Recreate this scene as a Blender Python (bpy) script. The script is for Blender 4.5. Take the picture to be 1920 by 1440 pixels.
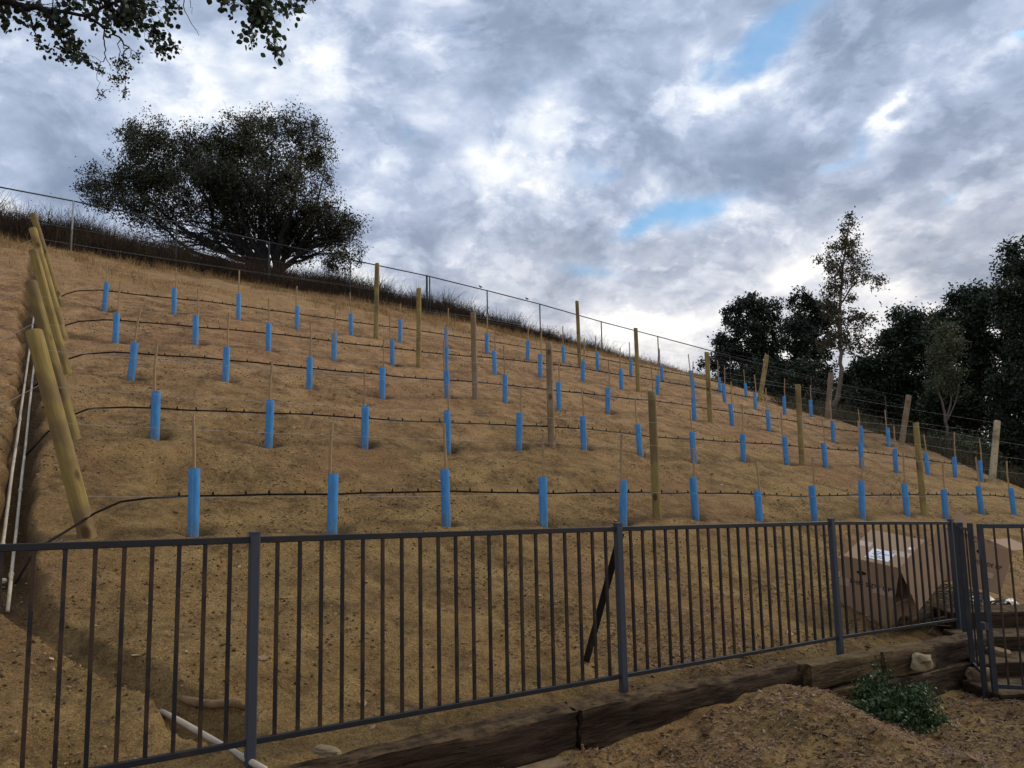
import bpy, math, random
import numpy as np
from mathutils import Vector, Matrix
for o in list(bpy.data.objects): bpy.data.objects.remove(o)
scene=bpy.context.scene; COL=scene.collection
# ---------------------------------------------------------------- camera
F_PX,PITCH,ROLL=1380.4,math.radians(6.7515),math.radians(1.1695)
camd=bpy.data.cameras.new('camera'); cam=bpy.data.objects.new('camera',camd); COL.objects.link(cam)
camd.sensor_width=36; camd.lens=36*F_PX/1920; camd.clip_start=.05; camd.clip_end=5000
_f=Vector((0,math.cos(PITCH),math.sin(PITCH)));_u=Vector((0,-math.sin(PITCH),math.cos(PITCH)));_r=Vector((1,0,0))
_R=_r*math.cos(ROLL)-_u*math.sin(ROLL);_U=_r*math.sin(ROLL)+_u*math.cos(ROLL)
cam.matrix_world=Matrix(((_R.x,_U.x,-_f.x,0),(_R.y,_U.y,-_f.y,0),(_R.z,_U.z,-_f.z,0),(0,0,0,1)))
scene.camera=cam
# ---------------------------------------------------------------- exposure
scene.render.engine='CYCLES'
scene.view_settings.view_transform='Standard'; scene.view_settings.look='None'
scene.view_settings.exposure=0.40; scene.view_settings.gamma=1
# ---------------------------------------------------------------- sky and sun
SUN_EL,SUN_AZ=math.radians(30),math.radians(60)      # azimuth from +Y towards +X
class NG:
    def __init__(s,nt): s.nt=nt;s.n=nt.nodes;s.l=nt.links
    def put(s,i,v):
        if hasattr(v,'links') or isinstance(v,bpy.types.NodeSocket): s.l.new(v,i)
        else: i.default_value=v
    def m(s,op,a,b=None,c=None,clamp=False):
        x=s.n.new('ShaderNodeMath');x.operation=op;x.use_clamp=clamp;s.put(x.inputs[0],a)
        if b is not None:s.put(x.inputs[1],b)
        if c is not None:s.put(x.inputs[2],c)
        return x.outputs[0]
    def vm(s,op,a,b=None,sc=None):
        x=s.n.new('ShaderNodeVectorMath');x.operation=op;s.put(x.inputs[0],a)
        if b is not None:s.put(x.inputs[1],b)
        if sc is not None:s.put(x.inputs['Scale'],sc)
        return x.outputs['Value'] if op in('DOT_PRODUCT','LENGTH') else x.outputs[0]
    def noise(s,vec,scale,detail=4,rough=.5,dist=0,col=False):
        x=s.n.new('ShaderNodeTexNoise');s.put(x.inputs['Vector'],vec);x.inputs['Scale'].default_value=scale
        x.inputs['Detail'].default_value=detail;x.inputs['Roughness'].default_value=rough;x.inputs['Distortion'].default_value=dist
        return x.outputs['Color' if col else 'Fac']
    def vor(s,vec,scale,out='Distance',rand=1):
        x=s.n.new('ShaderNodeTexVoronoi');s.put(x.inputs['Vector'],vec);x.inputs['Scale'].default_value=scale;x.inputs['Randomness'].default_value=rand
        return x.outputs[out]
    def ramp(s,f,stops,interp='LINEAR'):
        x=s.n.new('ShaderNodeValToRGB');s.put(x.inputs[0],f);e=x.color_ramp.elements;x.color_ramp.interpolation=interp
        while len(e)<len(stops):e.new(.5)
        for i,(p,c) in enumerate(stops):
            e[i].position=p;e[i].color=(*c,1) if len(c)==3 else c
        return x.outputs[0]
    def mr(s,v,a,b,c=0,d=1,smooth=True):
        x=s.n.new('ShaderNodeMapRange');x.interpolation_type='SMOOTHSTEP' if smooth else 'LINEAR'
        s.put(x.inputs['Value'],v)
        for k,w in zip(('From Min','From Max','To Min','To Max'),(a,b,c,d)):x.inputs[k].default_value=w
        return x.outputs[0]
    def mix(s,f,a,b,mode='MIX'):
        x=s.n.new('ShaderNodeMix');x.data_type='RGBA';x.blend_type=mode
        s.put(x.inputs[0],f)
        for i,v in((6,a),(7,b)):
            if isinstance(v,tuple): x.inputs[i].default_value=(*v,1) if len(v)==3 else v
            else: s.l.new(v,x.inputs[i])
        return x.outputs[2]
    def comb(s,x_,y_,z_):
        x=s.n.new('ShaderNodeCombineXYZ');s.put(x.inputs[0],x_);s.put(x.inputs[1],y_);s.put(x.inputs[2],z_);return x.outputs[0]
    def sep(s,v):
        x=s.n.new('ShaderNodeSeparateXYZ');s.put(x.inputs[0],v);return x.outputs
CLOUDS=[
 (2.4,32.3,8.8,4.0,0,-0.26,0), (12.8,25.1,5.0,3.3,10,-0.26,0), (21.7,20.7,3.3,2.0,0,-0.30,0), (18.4,22.6,3.5,1.9,0,-0.22,0), (31.2,21.4,5.4,1.7,-28,-0.28,0), (27.6,18.3,2.4,1.2,-25,-0.22,0), (26.6,27.1,4.9,2.1,-15,-0.18,0), (-32.8,20.8,3.7,2.2,15,-0.26,0), (-34.8,18.9,2.6,1.5,0,-0.15,0), (-9.9,32.4,5.2,3.0,0,-0.18,0), (-8.3,17.8,3.8,2.3,0,-0.15,0), (10.7,16.1,3.3,1.1,-5,-0.20,0), (-1.0,18.2,4.3,2.1,0,-0.12,0), (34.1,18.4,2.7,1.2,-20,-0.15,0), (34.9,23.7,2.3,1.8,0,-0.10,0), (3.1,26.8,2.4,2.0,-20,0.30,0), (0.8,23.1,2.4,1.5,-10,0.26,0), (-6.9,26.3,2.4,1.9,0,0.20,0), (29.4,23.4,1.9,0.5,-25,0.55,0), (20.7,28.1,3.8,0.9,-8,0.32,0), (15.2,30.6,1.2,0.6,-30,0.30,0), (-13.7,30.7,1.8,1.1,0,0.28,0), (8.1,11.4,8.3,1.9,0,0.26,0), (15.3,9.8,4.3,2.3,0,0.22,0), (21.6,13.9,5.9,1.0,-12,0.20,0), (29.9,9.6,2.5,1.9,0,0.15,0), (-2.7,22.6,3.0,2.2,0,0.20,0), (31.1,27.1,1.9,1.3,0,0.20,0), (-3.5,24.8,1.7,2.6,20,0.15,0), (-26.4,26.0,5.7,2.5,0,0.12,0), (24.9,24.4,2.9,0.7,-30,0.15,0), (34.9,26.6,1.8,0.6,-10,0.25,0), (-10.8,22.7,2.5,1.7,0,0.20,0), (21.1,30.4,4.2,1.5,-22,1.10,1), (14.2,19.4,3.8,1.6,-12,1.10,1), (1.2,28.5,1.3,0.8,0,0.45,1), (10.6,18.3,2.1,0.7,-15,0.50,1), (36.6,27.2,1.4,0.4,-10,0.90,1), (6.5,15.4,3.4,0.8,0,0.50,1), (5.5,22.5,2.6,1.3,0,0.35,1), (26.2,22.1,1.7,0.8,-30,0.40,1), (16.4,29.6,1.6,0.6,-30,0.50,1), (-9.3,25.6,1.3,0.6,-20,0.45,1), (24.0,21.4,1.2,0.4,-25,0.50,1), (31.8,16.8,1.2,0.4,-20,0.40,1), (-16.5,22.0,1.6,0.6,0,0.35,1), (7.8,21.8,1.5,0.7,0,0.40,1), (-3.4,32.3,1.8,0.6,0,0.35,1),]

world=bpy.data.worlds.new('World'); scene.world=world; world.use_nodes=True
g=NG(world.node_tree); g.n.clear()
_out=g.n.new('ShaderNodeOutputWorld'); _bg=g.n.new('ShaderNodeBackground'); _bg.inputs['Strength'].default_value=.1
g.l.new(_bg.outputs[0],_out.inputs[0])
_sky=g.n.new('ShaderNodeTexSky'); _sky.sky_type='NISHITA'; _sky.sun_disc=False; _sky.sun_elevation=SUN_EL; _sky.sun_rotation=SUN_AZ; _sky.ozone_density=2.5;_sky.air_density=1.2
_tc=g.n.new('ShaderNodeTexCoord'); _d=_tc.outputs['Generated']
_x,_y,_z=g.sep(_d)
_zz=g.m('ADD',g.m('MAXIMUM',_z,0),.75)
_pl=g.comb(g.m('DIVIDE',_x,_zz),g.m('DIVIDE',_y,_zz),g.m('MULTIPLY',_z,.9))        # cloud layer seen in perspective
_w=g.noise(_pl,3.0,4,.5,col=True); _wd=g.vm('SCALE',g.vm('SUBTRACT',_w,(.5,.5,.5)),sc=.10)
_pw=g.vm('ADD',_pl,_wd)
_n1=g.noise(_pw,3.0,8,.5); _n2=g.noise(_pw,8.0,9,.55)
_n4=g.noise(_pw,24,7,.6)
_bb=g.noise(_pw,6.5,8,.52); _n3=g.m('MULTIPLY',g.m('ABSOLUTE',g.m('SUBTRACT',_bb,.5)),5.0)   # billows with crisp creases
_az=g.m('DEGREES',g.m('ARCTAN2',_x,_y)); _el=g.m('DEGREES',g.m('ARCSINE',_z))
# soft edges: the directions of the cloud banks are ragged by noise
_rg=g.sep(g.noise(_pl,5.0,7,.6,col=True))
_az=g.m('ADD',_az,g.m('MULTIPLY',g.m('SUBTRACT',_rg[0],.5),9.)); _el=g.m('ADD',_el,g.m('MULTIPLY',g.m('SUBTRACT',_rg[1],.5),8.))
_cl=0.0;_bl=0.0
for (a,e,rx,ry,rot,amp,kind) in CLOUDS:
    c_,s_=math.cos(math.radians(rot)),math.sin(math.radians(rot))
    dx=g.m('SUBTRACT',_az,a);dy=g.m('SUBTRACT',_el,e)
    # rot is measured clockwise in the sky as seen from below
    X=g.m('MULTIPLY_ADD',dx,c_/rx,g.m('MULTIPLY',dy,-s_/rx));Y=g.m('MULTIPLY_ADD',dx,s_/ry,g.m('MULTIPLY',dy,c_/ry))
    q=g.m('MULTIPLY',g.m('EXPONENT',g.m('MULTIPLY',g.m('MULTIPLY_ADD',X,X,g.m('MULTIPLY',Y,Y)),-1.0)),amp)
    if kind: _bl=q if _bl==0.0 else g.m('ADD',_bl,q)
    else: _cl=q if _cl==0.0 else g.m('ADD',_cl,q)
_lum=g.m('ADD',.63,g.m('MULTIPLY',_cl,.95))
_lum=g.m('ADD',_lum,g.m('MULTIPLY',g.m('SUBTRACT',_n1,.5),1.1)); _lum=g.m('ADD',_lum,g.m('MULTIPLY',g.m('SUBTRACT',_n2,.5),1.1)); _lum=g.m('ADD',_lum,g.m('MULTIPLY',g.m('SUBTRACT',_n3,.35),.16)); _lum=g.m('ADD',_lum,g.m('MULTIPLY',g.m('SUBTRACT',_n4,.5),.55))
_np=g.noise(_pw,5.2,10,.60); _puff=g.m('ADD',g.mr(_np,.515,.585),g.m('MULTIPLY',g.m('SUBTRACT',g.mr(g.noise(_pw,11.5,9,.6),.50,.57),.5),.55))
_lum=g.m('ADD',_lum,g.m('MULTIPLY',g.m('SUBTRACT',_puff,.45),.20))
_lum=g.m('MULTIPLY_ADD',g.m('SUBTRACT',_lum,.6),.86,.615)
_ccol=g.ramp(_lum,[(0,(.165,.212,.315)),(.28,(.235,.292,.398)),(.5,(.355,.42,.555)),(.68,(.52,.58,.69)),(.86,(.74,.765,.80)),(1,(.86,.86,.86))])
_warm=g.ramp(_lum,[(0,(.20,.228,.30)),(.28,(.29,.315,.38)),(.5,(.43,.45,.505)),(.68,(.60,.60,.63)),(.86,(.79,.77,.75)),(1,(.90,.88,.85))])
_low=g.m('MULTIPLY',g.mr(_el,26,8),g.mr(_az,-30,5))
_ccol=g.mix(_low,_ccol,_warm)
_bm=g.m('ADD',_bl,g.m('MULTIPLY',g.m('SUBTRACT',_n2,.5),-.8)); _bm=g.m('ADD',_bm,g.m('MULTIPLY',g.m('SUBTRACT',_n1,.5),-.5)); _bm=g.mr(_bm,.10,1.0)
_bm=g.m('MULTIPLY',_bm,.85)
_blue=g.mix(1.0,_sky.outputs[0],((.62,.92,1.05)),'MULTIPLY')
_c10=g.vm('SCALE',_ccol,sc=10.0)
g.l.new(g.mix(_bm,_c10,_blue),_bg.inputs['Color'])
sd=bpy.data.lights.new('sun','SUN'); sd.energy=1.5; sd.angle=math.radians(14); sd.color=(1,.88,.70)
sun=bpy.data.objects.new('sun',sd); COL.objects.link(sun)
sun.rotation_euler=Vector((math.sin(SUN_AZ)*math.cos(SUN_EL),math.cos(SUN_AZ)*math.cos(SUN_EL),math.sin(SUN_EL))).to_track_quat('Z','Y').to_euler()
# ---------------------------------------------------------------- terrain function
TH=math.radians(32.60); CU,SU=math.cos(TH),math.sin(TH)
def W(u,v):                       # hillside axes (u along the rows, v uphill) -> world x, y
    return u*CU-v*SU, u*SU+v*CU
def UV(x,y):
    return x*CU+y*SU, -x*SU+y*CU
_rs=np.random.RandomState(7); _perm=_rs.permutation(512); _perm=np.concatenate([_perm,_perm,_perm]); _grd=_rs.rand(512)*2-1
def vnoise(x,y,seed=0):
    x=np.asarray(x,float);y=np.asarray(y,float)
    xi=np.floor(x).astype(int);yi=np.floor(y).astype(int);xf=x-xi;yf=y-yi
    xf=xf*xf*(3-2*xf);yf=yf*yf*(3-2*yf)
    h=lambda a,b:_grd[_perm[(_perm[(a+seed*37)&511]+b)&511]]
    return (h(xi,yi)*(1-xf)+h(xi+1,yi)*xf)*(1-yf)+(h(xi,yi+1)*(1-xf)+h(xi+1,yi+1)*xf)*yf
def fbm(x,y,o=4,seed=0,g=.5):
    s=0;a=1
    for i in range(o):
        s=s+a*vnoise(np.asarray(x)*2**i+i*17.3,np.asarray(y)*2**i+i*9.1,seed+i);a*=g
    return s
def sstep(a,b,x):
    t=np.clip((np.asarray(x,float)-a)/(b-a),0,1);return t*t*(3-2*t)
TUBES=[[(1.22,-0.55,0.65,1),(2.54,-0.55,0.64,1),(3.85,-0.57,0.63,1),(5.17,-0.63,0.6,1),(6.43,-0.7,0.61,1),(7.76,-0.69,0.61,1),(9.1,-0.79,0.6,0),(10.41,-0.88,0.6,1),(11.69,-0.89,0.63,1),(13.04,-0.89,0.59,1),(14.32,-1.02,0.59,1),(15.66,-0.96,0.55,1),(16.98,-1.12,0.6,1)],
[(1.15,0.49,0.61,1),(2.5,0.46,0.63,1),(3.82,0.44,0.61,1),(5.13,0.36,0.63,1),(6.4,0.36,0.6,1),(7.71,0.38,0.6,1),(8.97,0.21,0.58,1),(10.3,0.14,0.62,1),(11.66,0.14,0.56,1),(12.98,0.05,0.61,1),(14.28,-0.01,0.57,1),(15.6,-0.06,0.6,1),(16.95,-0.16,0.57,1),(18.32,-0.29,0.58,1),(19.58,-0.38,0.55,1),(20.87,-0.52,0.58,1)],
[(1.08,1.54,0.59,1),(2.43,1.51,0.59,1),(3.78,1.47,0.58,1),(5.1,1.38,0.59,1),(6.41,1.38,0.57,1),(7.69,1.38,0.59,1),(9,1.27,0.6,1),(10.3,1.22,0.59,1),(11.65,1.15,0.6,0),(12.93,1.09,0.59,1),(14.23,0.97,0.58,1),(15.59,0.9,0.59,1),(16.9,0.76,0.6,0),(18.25,0.62,0.6,1),(19.57,0.52,0.62,1),(20.89,0.48,0.56,1)],
[(1.03,2.47,0.61,1),(2.36,2.49,0.59,1),(3.71,2.49,0.6,1),(5.05,2.41,0.6,1),(6.35,2.35,0.59,1),(7.66,2.33,0.6,1),(8.96,2.29,0.61,1),(10.26,2.32,0.61,1),(11.57,2.22,0.6,0),(12.86,2.13,0.6,1),(14.16,2.04,0.6,0),(15.53,1.94,0.6,0),(16.81,1.85,0.6,1),(18.16,1.68,0.55,1),(19.5,1.57,0.6,1),(20.82,1.53,0.57,1)],
[(0.97,3.56,0.62,1),(2.3,3.56,0.61,1),(3.65,3.55,0.63,1),(4.99,3.47,0.61,1),(6.33,3.41,0.59,1),(7.64,3.37,0.63,1),(8.95,3.3,0.6,0),(10.22,3.24,0.6,1),(11.56,3.12,0.6,1),(12.85,3.14,0.57,1),(14.12,2.99,0.61,1),(15.44,2.91,0.58,1),(16.77,2.78,0.55,1),(18.12,2.66,0.6,0),(19.44,2.54,0.59,1),(20.76,2.4,0.57,1)]]
ROWV=[7.437,9.845,12.287,14.750,17.233]
def tps_fit(P,z,lam):
    P=np.array(P,float);z=np.array(z,float);n=len(P)
    d=np.sqrt(((P[:,None]-P[None])**2).sum(-1))+1e-9
    K=d*d*np.log(d)+np.eye(n)*lam
    Q=np.c_[np.ones(n),P];A=np.block([[K,Q],[Q.T,np.zeros((3,3))]])
    s=np.linalg.solve(A,np.r_[z,0,0,0]);return P,s[:n],s[n:]
def tps_ev(m,u,v):
    P,w,a=m;u=np.asarray(u,float);v=np.asarray(v,float);o=a[0]+a[1]*u+a[2]*v
    for (pu,pv),ww in zip(P,w):
        d2=(u-pu)**2+(v-pv)**2+1e-12;o=o+ww*.5*d2*np.log(d2)
    return o
_hp=[(t[0],ROWV[r],t[1]) for r,row in enumerate(TUBES) for t in row if t[3]]
_hp+=[(.4,24,6.48),(-4,24,6.75),(-12,24,7.2),(4.6,24,6.2),(8.8,24,5.95),(11.7,24,5.75),(14.3,24,5.5),(16.8,24,5.2),(19.9,24,4.8),(23.2,24,4.35),(28.4,20,2.3),(32,23,2.2)]
_hp+=[(-12,17,4.3),(-12,10,1.2),(-12,4.2,-1.2),(-5,4.2,-1.35),(-5,17.2,3.8),(-5,10,.75),(1,4.2,-1.5),(3.6,4.2,-1.6),(6.3,4.25,-1.8),(8.5,4.35,-1.95),(13,4.5,-2.1),(20,4.5,-2.35),(30,4.5,-3.3)]
_hp+=[(21.5,9.85,-.5),(21.6,12.3,.57),(21.6,14.75,1.5),(21.5,17.2,2.25),(26,9.85,-1.6),(26,12.3,-.5),(26,14.75,.6),(26.2,17.6,1.75),(32,10,-3.4),(32,16,-.8)]
_hp+=[(-12,28,8.2),(-1.4,27.5,7.75),(4,28,7.3),(7.1,28.5,7.25),(10.8,28,6.8),(14.4,28,6.3),(17,28,5.8),(20,28,5.15),(23.1,28,4.6),(29,28,3.2),(-12,36,8.3),(0,36,7.6),(10,36,6.2),(20,36,4.2),(30,34,2.0),(38,30,.5),(38,18,-2.5),(38,8,-4.5)]
_HM=tps_fit([a[:2] for a in _hp],[a[2] for a in _hp],.35)
_fp=[(1.0,3.7,-1.72),(3,3.7,-1.75),(4.3,3.6,-1.70),(4.8,3.5,-1.67),(5.3,3.7,-1.82),(6.3,3.7,-2.05),(7.5,3.7,-2.1),(5.2,3.0,-1.88),(4.8,2.2,-1.82),(5.9,2.7,-1.96),(8,2.5,-2.05),(0,2,-1.75),(-3,2,-1.7),(3,2,-1.78),(3,0,-1.75),(0,0,-1.75),(-5,3.6,-1.55),(10,0,-1.95),(10,3.6,-2.1),(-8,-4,-1.6),(10,-6,-1.9),(0,-8,-1.8)]
_FM=tps_fit([a[:2] for a in _fp],[a[2] for a in _fp],.01)
VT=3.98        # line of the retaining timbers
TRENCH=[(-.34,22.5,.10,.20),(-.30,18,.16,.22),(-.24,14.7,.17,.18),(-.18,12,.19,.18),(-.16,9.5,.20,.17),(-.16,7.4,.20,.17),(-.13,6.5,.15,.15),(.12,5.95,.09,.10),(.38,5.5,.085,.10),(.66,5.0,.10,.10),(.80,4.72,.17,.13),(.93,4.5,.18,.14)]
def trench(u,v):
    best=np.full(np.shape(u),9.);dep=np.zeros(np.shape(u));wid=np.full(np.shape(u),.2)
    for (a,b,d0,w0),(c,d,d1,w1) in zip(TRENCH,TRENCH[1:]):
        L2=(c-a)**2+(d-b)**2;t=np.clip(((u-a)*(c-a)+(v-b)*(d-b))/L2,0,1)
        r=np.hypot(u-a-t*(c-a),v-b-t*(d-b));m=r<best
        best=np.where(m,r,best);dep=np.where(m,d0+(d1-d0)*t,dep);wid=np.where(m,w0+(w1-w0)*t,wid)
    w=wid*(1+.35*fbm(u*3,v*3,2,5));return -dep*(1-sstep(w*.45,w*1.15,best)), best
def ground(u,v,detail=True):
    u=np.asarray(u,float);v=np.asarray(v,float);sh=np.broadcast(u,v).shape
    u=np.broadcast_to(u,sh);v=np.broadcast_to(v,sh)
    uc=np.clip(u,-14,38);vc=np.clip(v,-10,38)
    hill=tps_ev(_HM,uc,np.maximum(vc,4.0));front=tps_ev(_FM,np.clip(uc,-8,11),np.minimum(vc,4.0))
    wdt=.06+np.clip(u-8.5,0,6)*.35+np.clip(-1.5-u,0,6)*.2
    k=sstep(VT-wdt-.02,VT+wdt,v)
    front=front+.035*fbm(u*3.2,v*3.2,3,21)
    z=front*(1-k)+hill*k
    if detail:
        near=1-sstep(28,45,np.hypot(u-5,v-8))
        z=z+near*(.045*fbm(u*.9,v*.9,3,1)+.016*fbm(u*4,v*4,3,2)+.007*fbm(u*15,v*15,2,7))
        m=sstep(.45,.9,fbm(u*1.7,v*2.3,3,8)+.2);z=z-.03*m*k
        z=z+.05*np.exp(-((v-8.6)/.35)**2)*k*fbm(u*1.2,v,2,3)
        t,_=trench(u,v);z=z+t*k
        # spoil bank along the uphill side of the trench and the bank behind the fence
        z=z+(.13*np.exp(-((u-1.05)**2/.25+(v-5.35)**2/.25))+.06*np.exp(-((u-.62)**2/.06+(v-6.0)**2/.2)))*k
        for r,row in enumerate(TUBES):
            sel=np.abs(v-ROWV[r])<.6
            if not np.any(sel): continue
            add=np.zeros(sh);us=u[sel];vs_=v[sel];a=np.zeros(us.shape)
            for tb in row:
                dx=us-tb[0]-.05;dy=vs_-ROWV[r]-.06;a=a-.10*np.exp(-(dx*dx+dy*dy)/.016)+.02*np.exp(-((dx*dx)+(dy+.28)**2)/.03)
            add[sel]=a;z=z+add
    far=sstep(40,110,np.hypot(u-5,v-10));z=z*(1-far)+(-9.)*far
    return z
def G(u,v): return float(ground(np.array([u]),np.array([v]))[0])
# ---------------------------------------------------------------- helpers
def tagit(o,label=None,cat=None,group=None,kind=None):
    if label:o['label']=label
    if cat:o['category']=cat
    if group:o['group']=group
    if kind:o['kind']=kind
    return o
def empty(name,loc,rz=0,**k):
    o=bpy.data.objects.new(name,None);COL.objects.link(o);o.location=loc;o.rotation_euler=(0,0,rz);o.empty_display_size=.1;tagit(o,**k);return o
def link(name,me,parent=None,mt=None,**k):
    o=bpy.data.objects.new(name,me);COL.objects.link(o)
    if parent:o.parent=parent
    if mt is not None and not me.materials: me.materials.append(mt)
    tagit(o,**k);return o
def mesh(name,V,Fc,smooth=False):
    me=bpy.data.meshes.new(name);me.from_pydata([tuple(map(float,v)) for v in V],[],[tuple(f) for f in Fc]);me.update()
    if smooth: me.shade_smooth()
    return me
def quads(name,Vn,n):     # fast mesh of n*4 separate quads from an (4n,3) array
    me=bpy.data.meshes.new(name);me.vertices.add(4*n);me.vertices.foreach_set('co',np.ascontiguousarray(Vn,dtype=np.float32).ravel())
    me.loops.add(4*n);me.loops.foreach_set('vertex_index',np.arange(4*n,dtype=np.int32))
    me.polygons.add(n);me.polygons.foreach_set('loop_start',np.arange(0,4*n,4,dtype=np.int32));me.polygons.foreach_set('loop_total',np.full(n,4,dtype=np.int32))
    me.update(calc_edges=True);return me
def tris(name,Vn,n):
    me=bpy.data.meshes.new(name);me.vertices.add(3*n);me.vertices.foreach_set('co',np.ascontiguousarray(Vn,dtype=np.float32).ravel())
    me.loops.add(3*n);me.loops.foreach_set('vertex_index',np.arange(3*n,dtype=np.int32))
    me.polygons.add(n);me.polygons.foreach_set('loop_start',np.arange(0,3*n,3,dtype=np.int32));me.polygons.foreach_set('loop_total',np.full(n,3,dtype=np.int32))
    me.update(calc_edges=True);return me
class MB:
    def __init__(s): s.V=[];s.F=[]
    def tube(s,pts,rad,n=8,cap=True):
        pts=[Vector(p) for p in pts];m=len(pts);b=len(s.V)
        if not hasattr(rad,'__len__'):rad=[rad]*m
        ref=None
        for i,p in enumerate(pts):
            t=(pts[min(i+1,m-1)]-pts[max(i-1,0)]).normalized()
            if ref is None: ref=Vector((1,0,0)) if abs(t.x)<.8 else Vector((0,1,0))
            a=(ref-t*ref.dot(t)).normalized();c=t.cross(a);ref=a
            for k in range(n):
                an=2*math.pi*k/n;s.V.append(p+(a*math.cos(an)+c*math.sin(an))*rad[i])
        for i in range(m-1):
            for k in range(n):
                k2=(k+1)%n;s.F.append((b+i*n+k,b+i*n+k2,b+(i+1)*n+k2,b+(i+1)*n+k))
        if cap:
            s.F.append(tuple(b+k for k in range(n))[::-1]);s.F.append(tuple(b+(m-1)*n+k for k in range(n)))
        return s
    def box(s,lo,hi,M=None):
        b=len(s.V)
        for z in(lo[2],hi[2]):
            for x,y in((lo[0],lo[1]),(hi[0],lo[1]),(hi[0],hi[1]),(lo[0],hi[1])):
                v=Vector((x,y,z));s.V.append(M@v if M else v)
        for f in((3,2,1,0),(4,5,6,7),(0,1,5,4),(1,2,6,5),(2,3,7,6),(3,0,4,7)):s.F.append(tuple(b+i for i in f))
        return s
    def bar(s,a,b_,w,h,up=(0,0,1),bev=0):     # rectangular bar from a to b
        a=Vector(a);b_=Vector(b_);t=(b_-a).normalized();up=Vector(up);sd_=t.cross(up).normalized();u2=sd_.cross(t)
        k=len(s.V)
        if bev:
            pf=[(-w/2+bev,-h/2),(w/2-bev,-h/2),(w/2,-h/2+bev),(w/2,h/2-bev),(w/2-bev,h/2),(-w/2+bev,h/2),(-w/2,h/2-bev),(-w/2,-h/2+bev)]
        else: pf=[(-w/2,-h/2),(w/2,-h/2),(w/2,h/2),(-w/2,h/2)]
        n=len(pf)
        for p in(a,b_):
            for x,y in pf:s.V.append(p+sd_*x+u2*y)
        for i in range(n): s.F.append((k+i,k+(i+1)%n,k+n+(i+1)%n,k+n+i))
        s.F.append(tuple(k+i for i in range(n))[::-1]);s.F.append(tuple(k+n+i for i in range(n)));return s
    def me(s,name,smooth=False): return mesh(name,s.V,s.F,smooth)
    def obj(s,name,mt,parent=None,smooth=False,**k): return link(name,s.me(name,smooth),parent,mt,**k)
def autosmooth(me,ang=40):
    me.shade_smooth()
    try: me.set_sharp_from_angle(angle=math.radians(ang))
    except Exception: pass
# ---------------------------------------------------------------- materials
def newmat(name,rough=.8,spec=.3):
    mt=bpy.data.materials.new(name);mt.use_nodes=True;g=NG(mt.node_tree);b=g.n['Principled BSDF'];b.inputs['Roughness'].default_value=rough
    b.inputs['Specular IOR Level'].default_value=spec;return mt,g,b
def bump(g,b,h,strength,dist):
    x=g.n.new('ShaderNodeBump');x.inputs['Strength'].default_value=strength;x.inputs['Distance'].default_value=dist;g.put(x.inputs['Height'],h);g.l.new(x.outputs[0],b.inputs['Normal']);return x
def oc(g): return g.n.new('ShaderNodeTexCoord').outputs['Object']
def pos(g): return g.n.new('ShaderNodeNewGeometry').outputs['Position']
def island(g): return g.n.new('ShaderNodeNewGeometry').outputs['Random Per Island']
def mat_soil():
    mt,g,b=newmat('soil',.95,.15);P=pos(g)
    n0=g.noise(P,.55,5,.6);n1=g.noise(P,2.6,7,.65,.4);n2=g.noise(P,14,6,.7);n3=g.noise(P,75,4,.7)
    V=g.vm('DOT_PRODUCT',P,(-SU,CU,0));Un=g.vm('DOT_PRODUCT',P,(CU,SU,0))
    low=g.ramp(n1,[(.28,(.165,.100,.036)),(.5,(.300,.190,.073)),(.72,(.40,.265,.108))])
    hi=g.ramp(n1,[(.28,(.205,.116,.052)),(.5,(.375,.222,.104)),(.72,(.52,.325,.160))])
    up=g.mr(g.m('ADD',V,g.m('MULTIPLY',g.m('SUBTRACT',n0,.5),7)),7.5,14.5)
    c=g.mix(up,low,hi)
    # darker dug-over patches with crumbs, paler dry crust between
    nm=g.noise(g.vm('ADD',P,(3,7,1)),1.5,6,.7,.6);dk=g.m('MULTIPLY',g.mr(nm,.47,.60),g.mr(n2,.40,.56));c=g.mix(g.m('MULTIPLY',dk,.62),c,(.075,.045,.022))
    red=g.mr(g.noise(g.vm('ADD',P,(9,4,2)),.35,3,.5),.5,.66);c=g.mix(g.m('MULTIPLY',red,.35),c,(.27,.135,.07))
    gr=g.ramp(g.m('ADD',g.m('MULTIPLY',n3,.6),g.m('MULTIPLY',g.noise(P,28,5,.75),.4)),[(.34,(.30,.30,.30)),(.5,(1,1,1)),(.68,(1.7,1.62,1.5))]);c=g.mix(.95,c,gr,'MULTIPLY')
    # pale pebbles and wood bits
    vv=g.vor(P,42);vc=g.vor(P,42,'Color');pb=g.m('MULTIPLY',g.mr(vv,.22,.12),g.mr(g.sep(vc)[0],.86,.9));c=g.mix(pb,c,(.42,.33,.21))
    # dry straw-coloured grass crust near the upper fence
    st=g.m('MULTIPLY',g.mr(g.m('ADD',V,g.m('MULTIPLY',g.m('SUBTRACT',n0,.5),6)),18.2,20.6),g.mr(n2,.36,.56));c=g.mix(g.m('MULTIPLY',st,.75),c,(.37,.235,.105))
    # darker soil where the trench and the plant pits were dug
    sc=g.n.new('ShaderNodeVertexColor');sc.layer_name='dug';c=g.mix(g.m('MULTIPLY',sc.outputs[0],.75),c,(.070,.042,.018));lt=g.m('MULTIPLY',g.mr(V,24.3,25.2),g.mr(n1,.2,.5));c=g.mix(lt,c,(.030,.022,.014))
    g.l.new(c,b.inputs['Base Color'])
    h=g.m('ADD',g.m('MULTIPLY',n2,1.0),g.m('MULTIPLY',n3,.35));h=g.m('ADD',h,g.m('MULTIPLY',n1,1.5));h=g.m('ADD',h,g.m('MULTIPLY',g.noise(P,32,5,.7),.8));bump(g,b,h,1.0,.055)
    return mt
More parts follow.
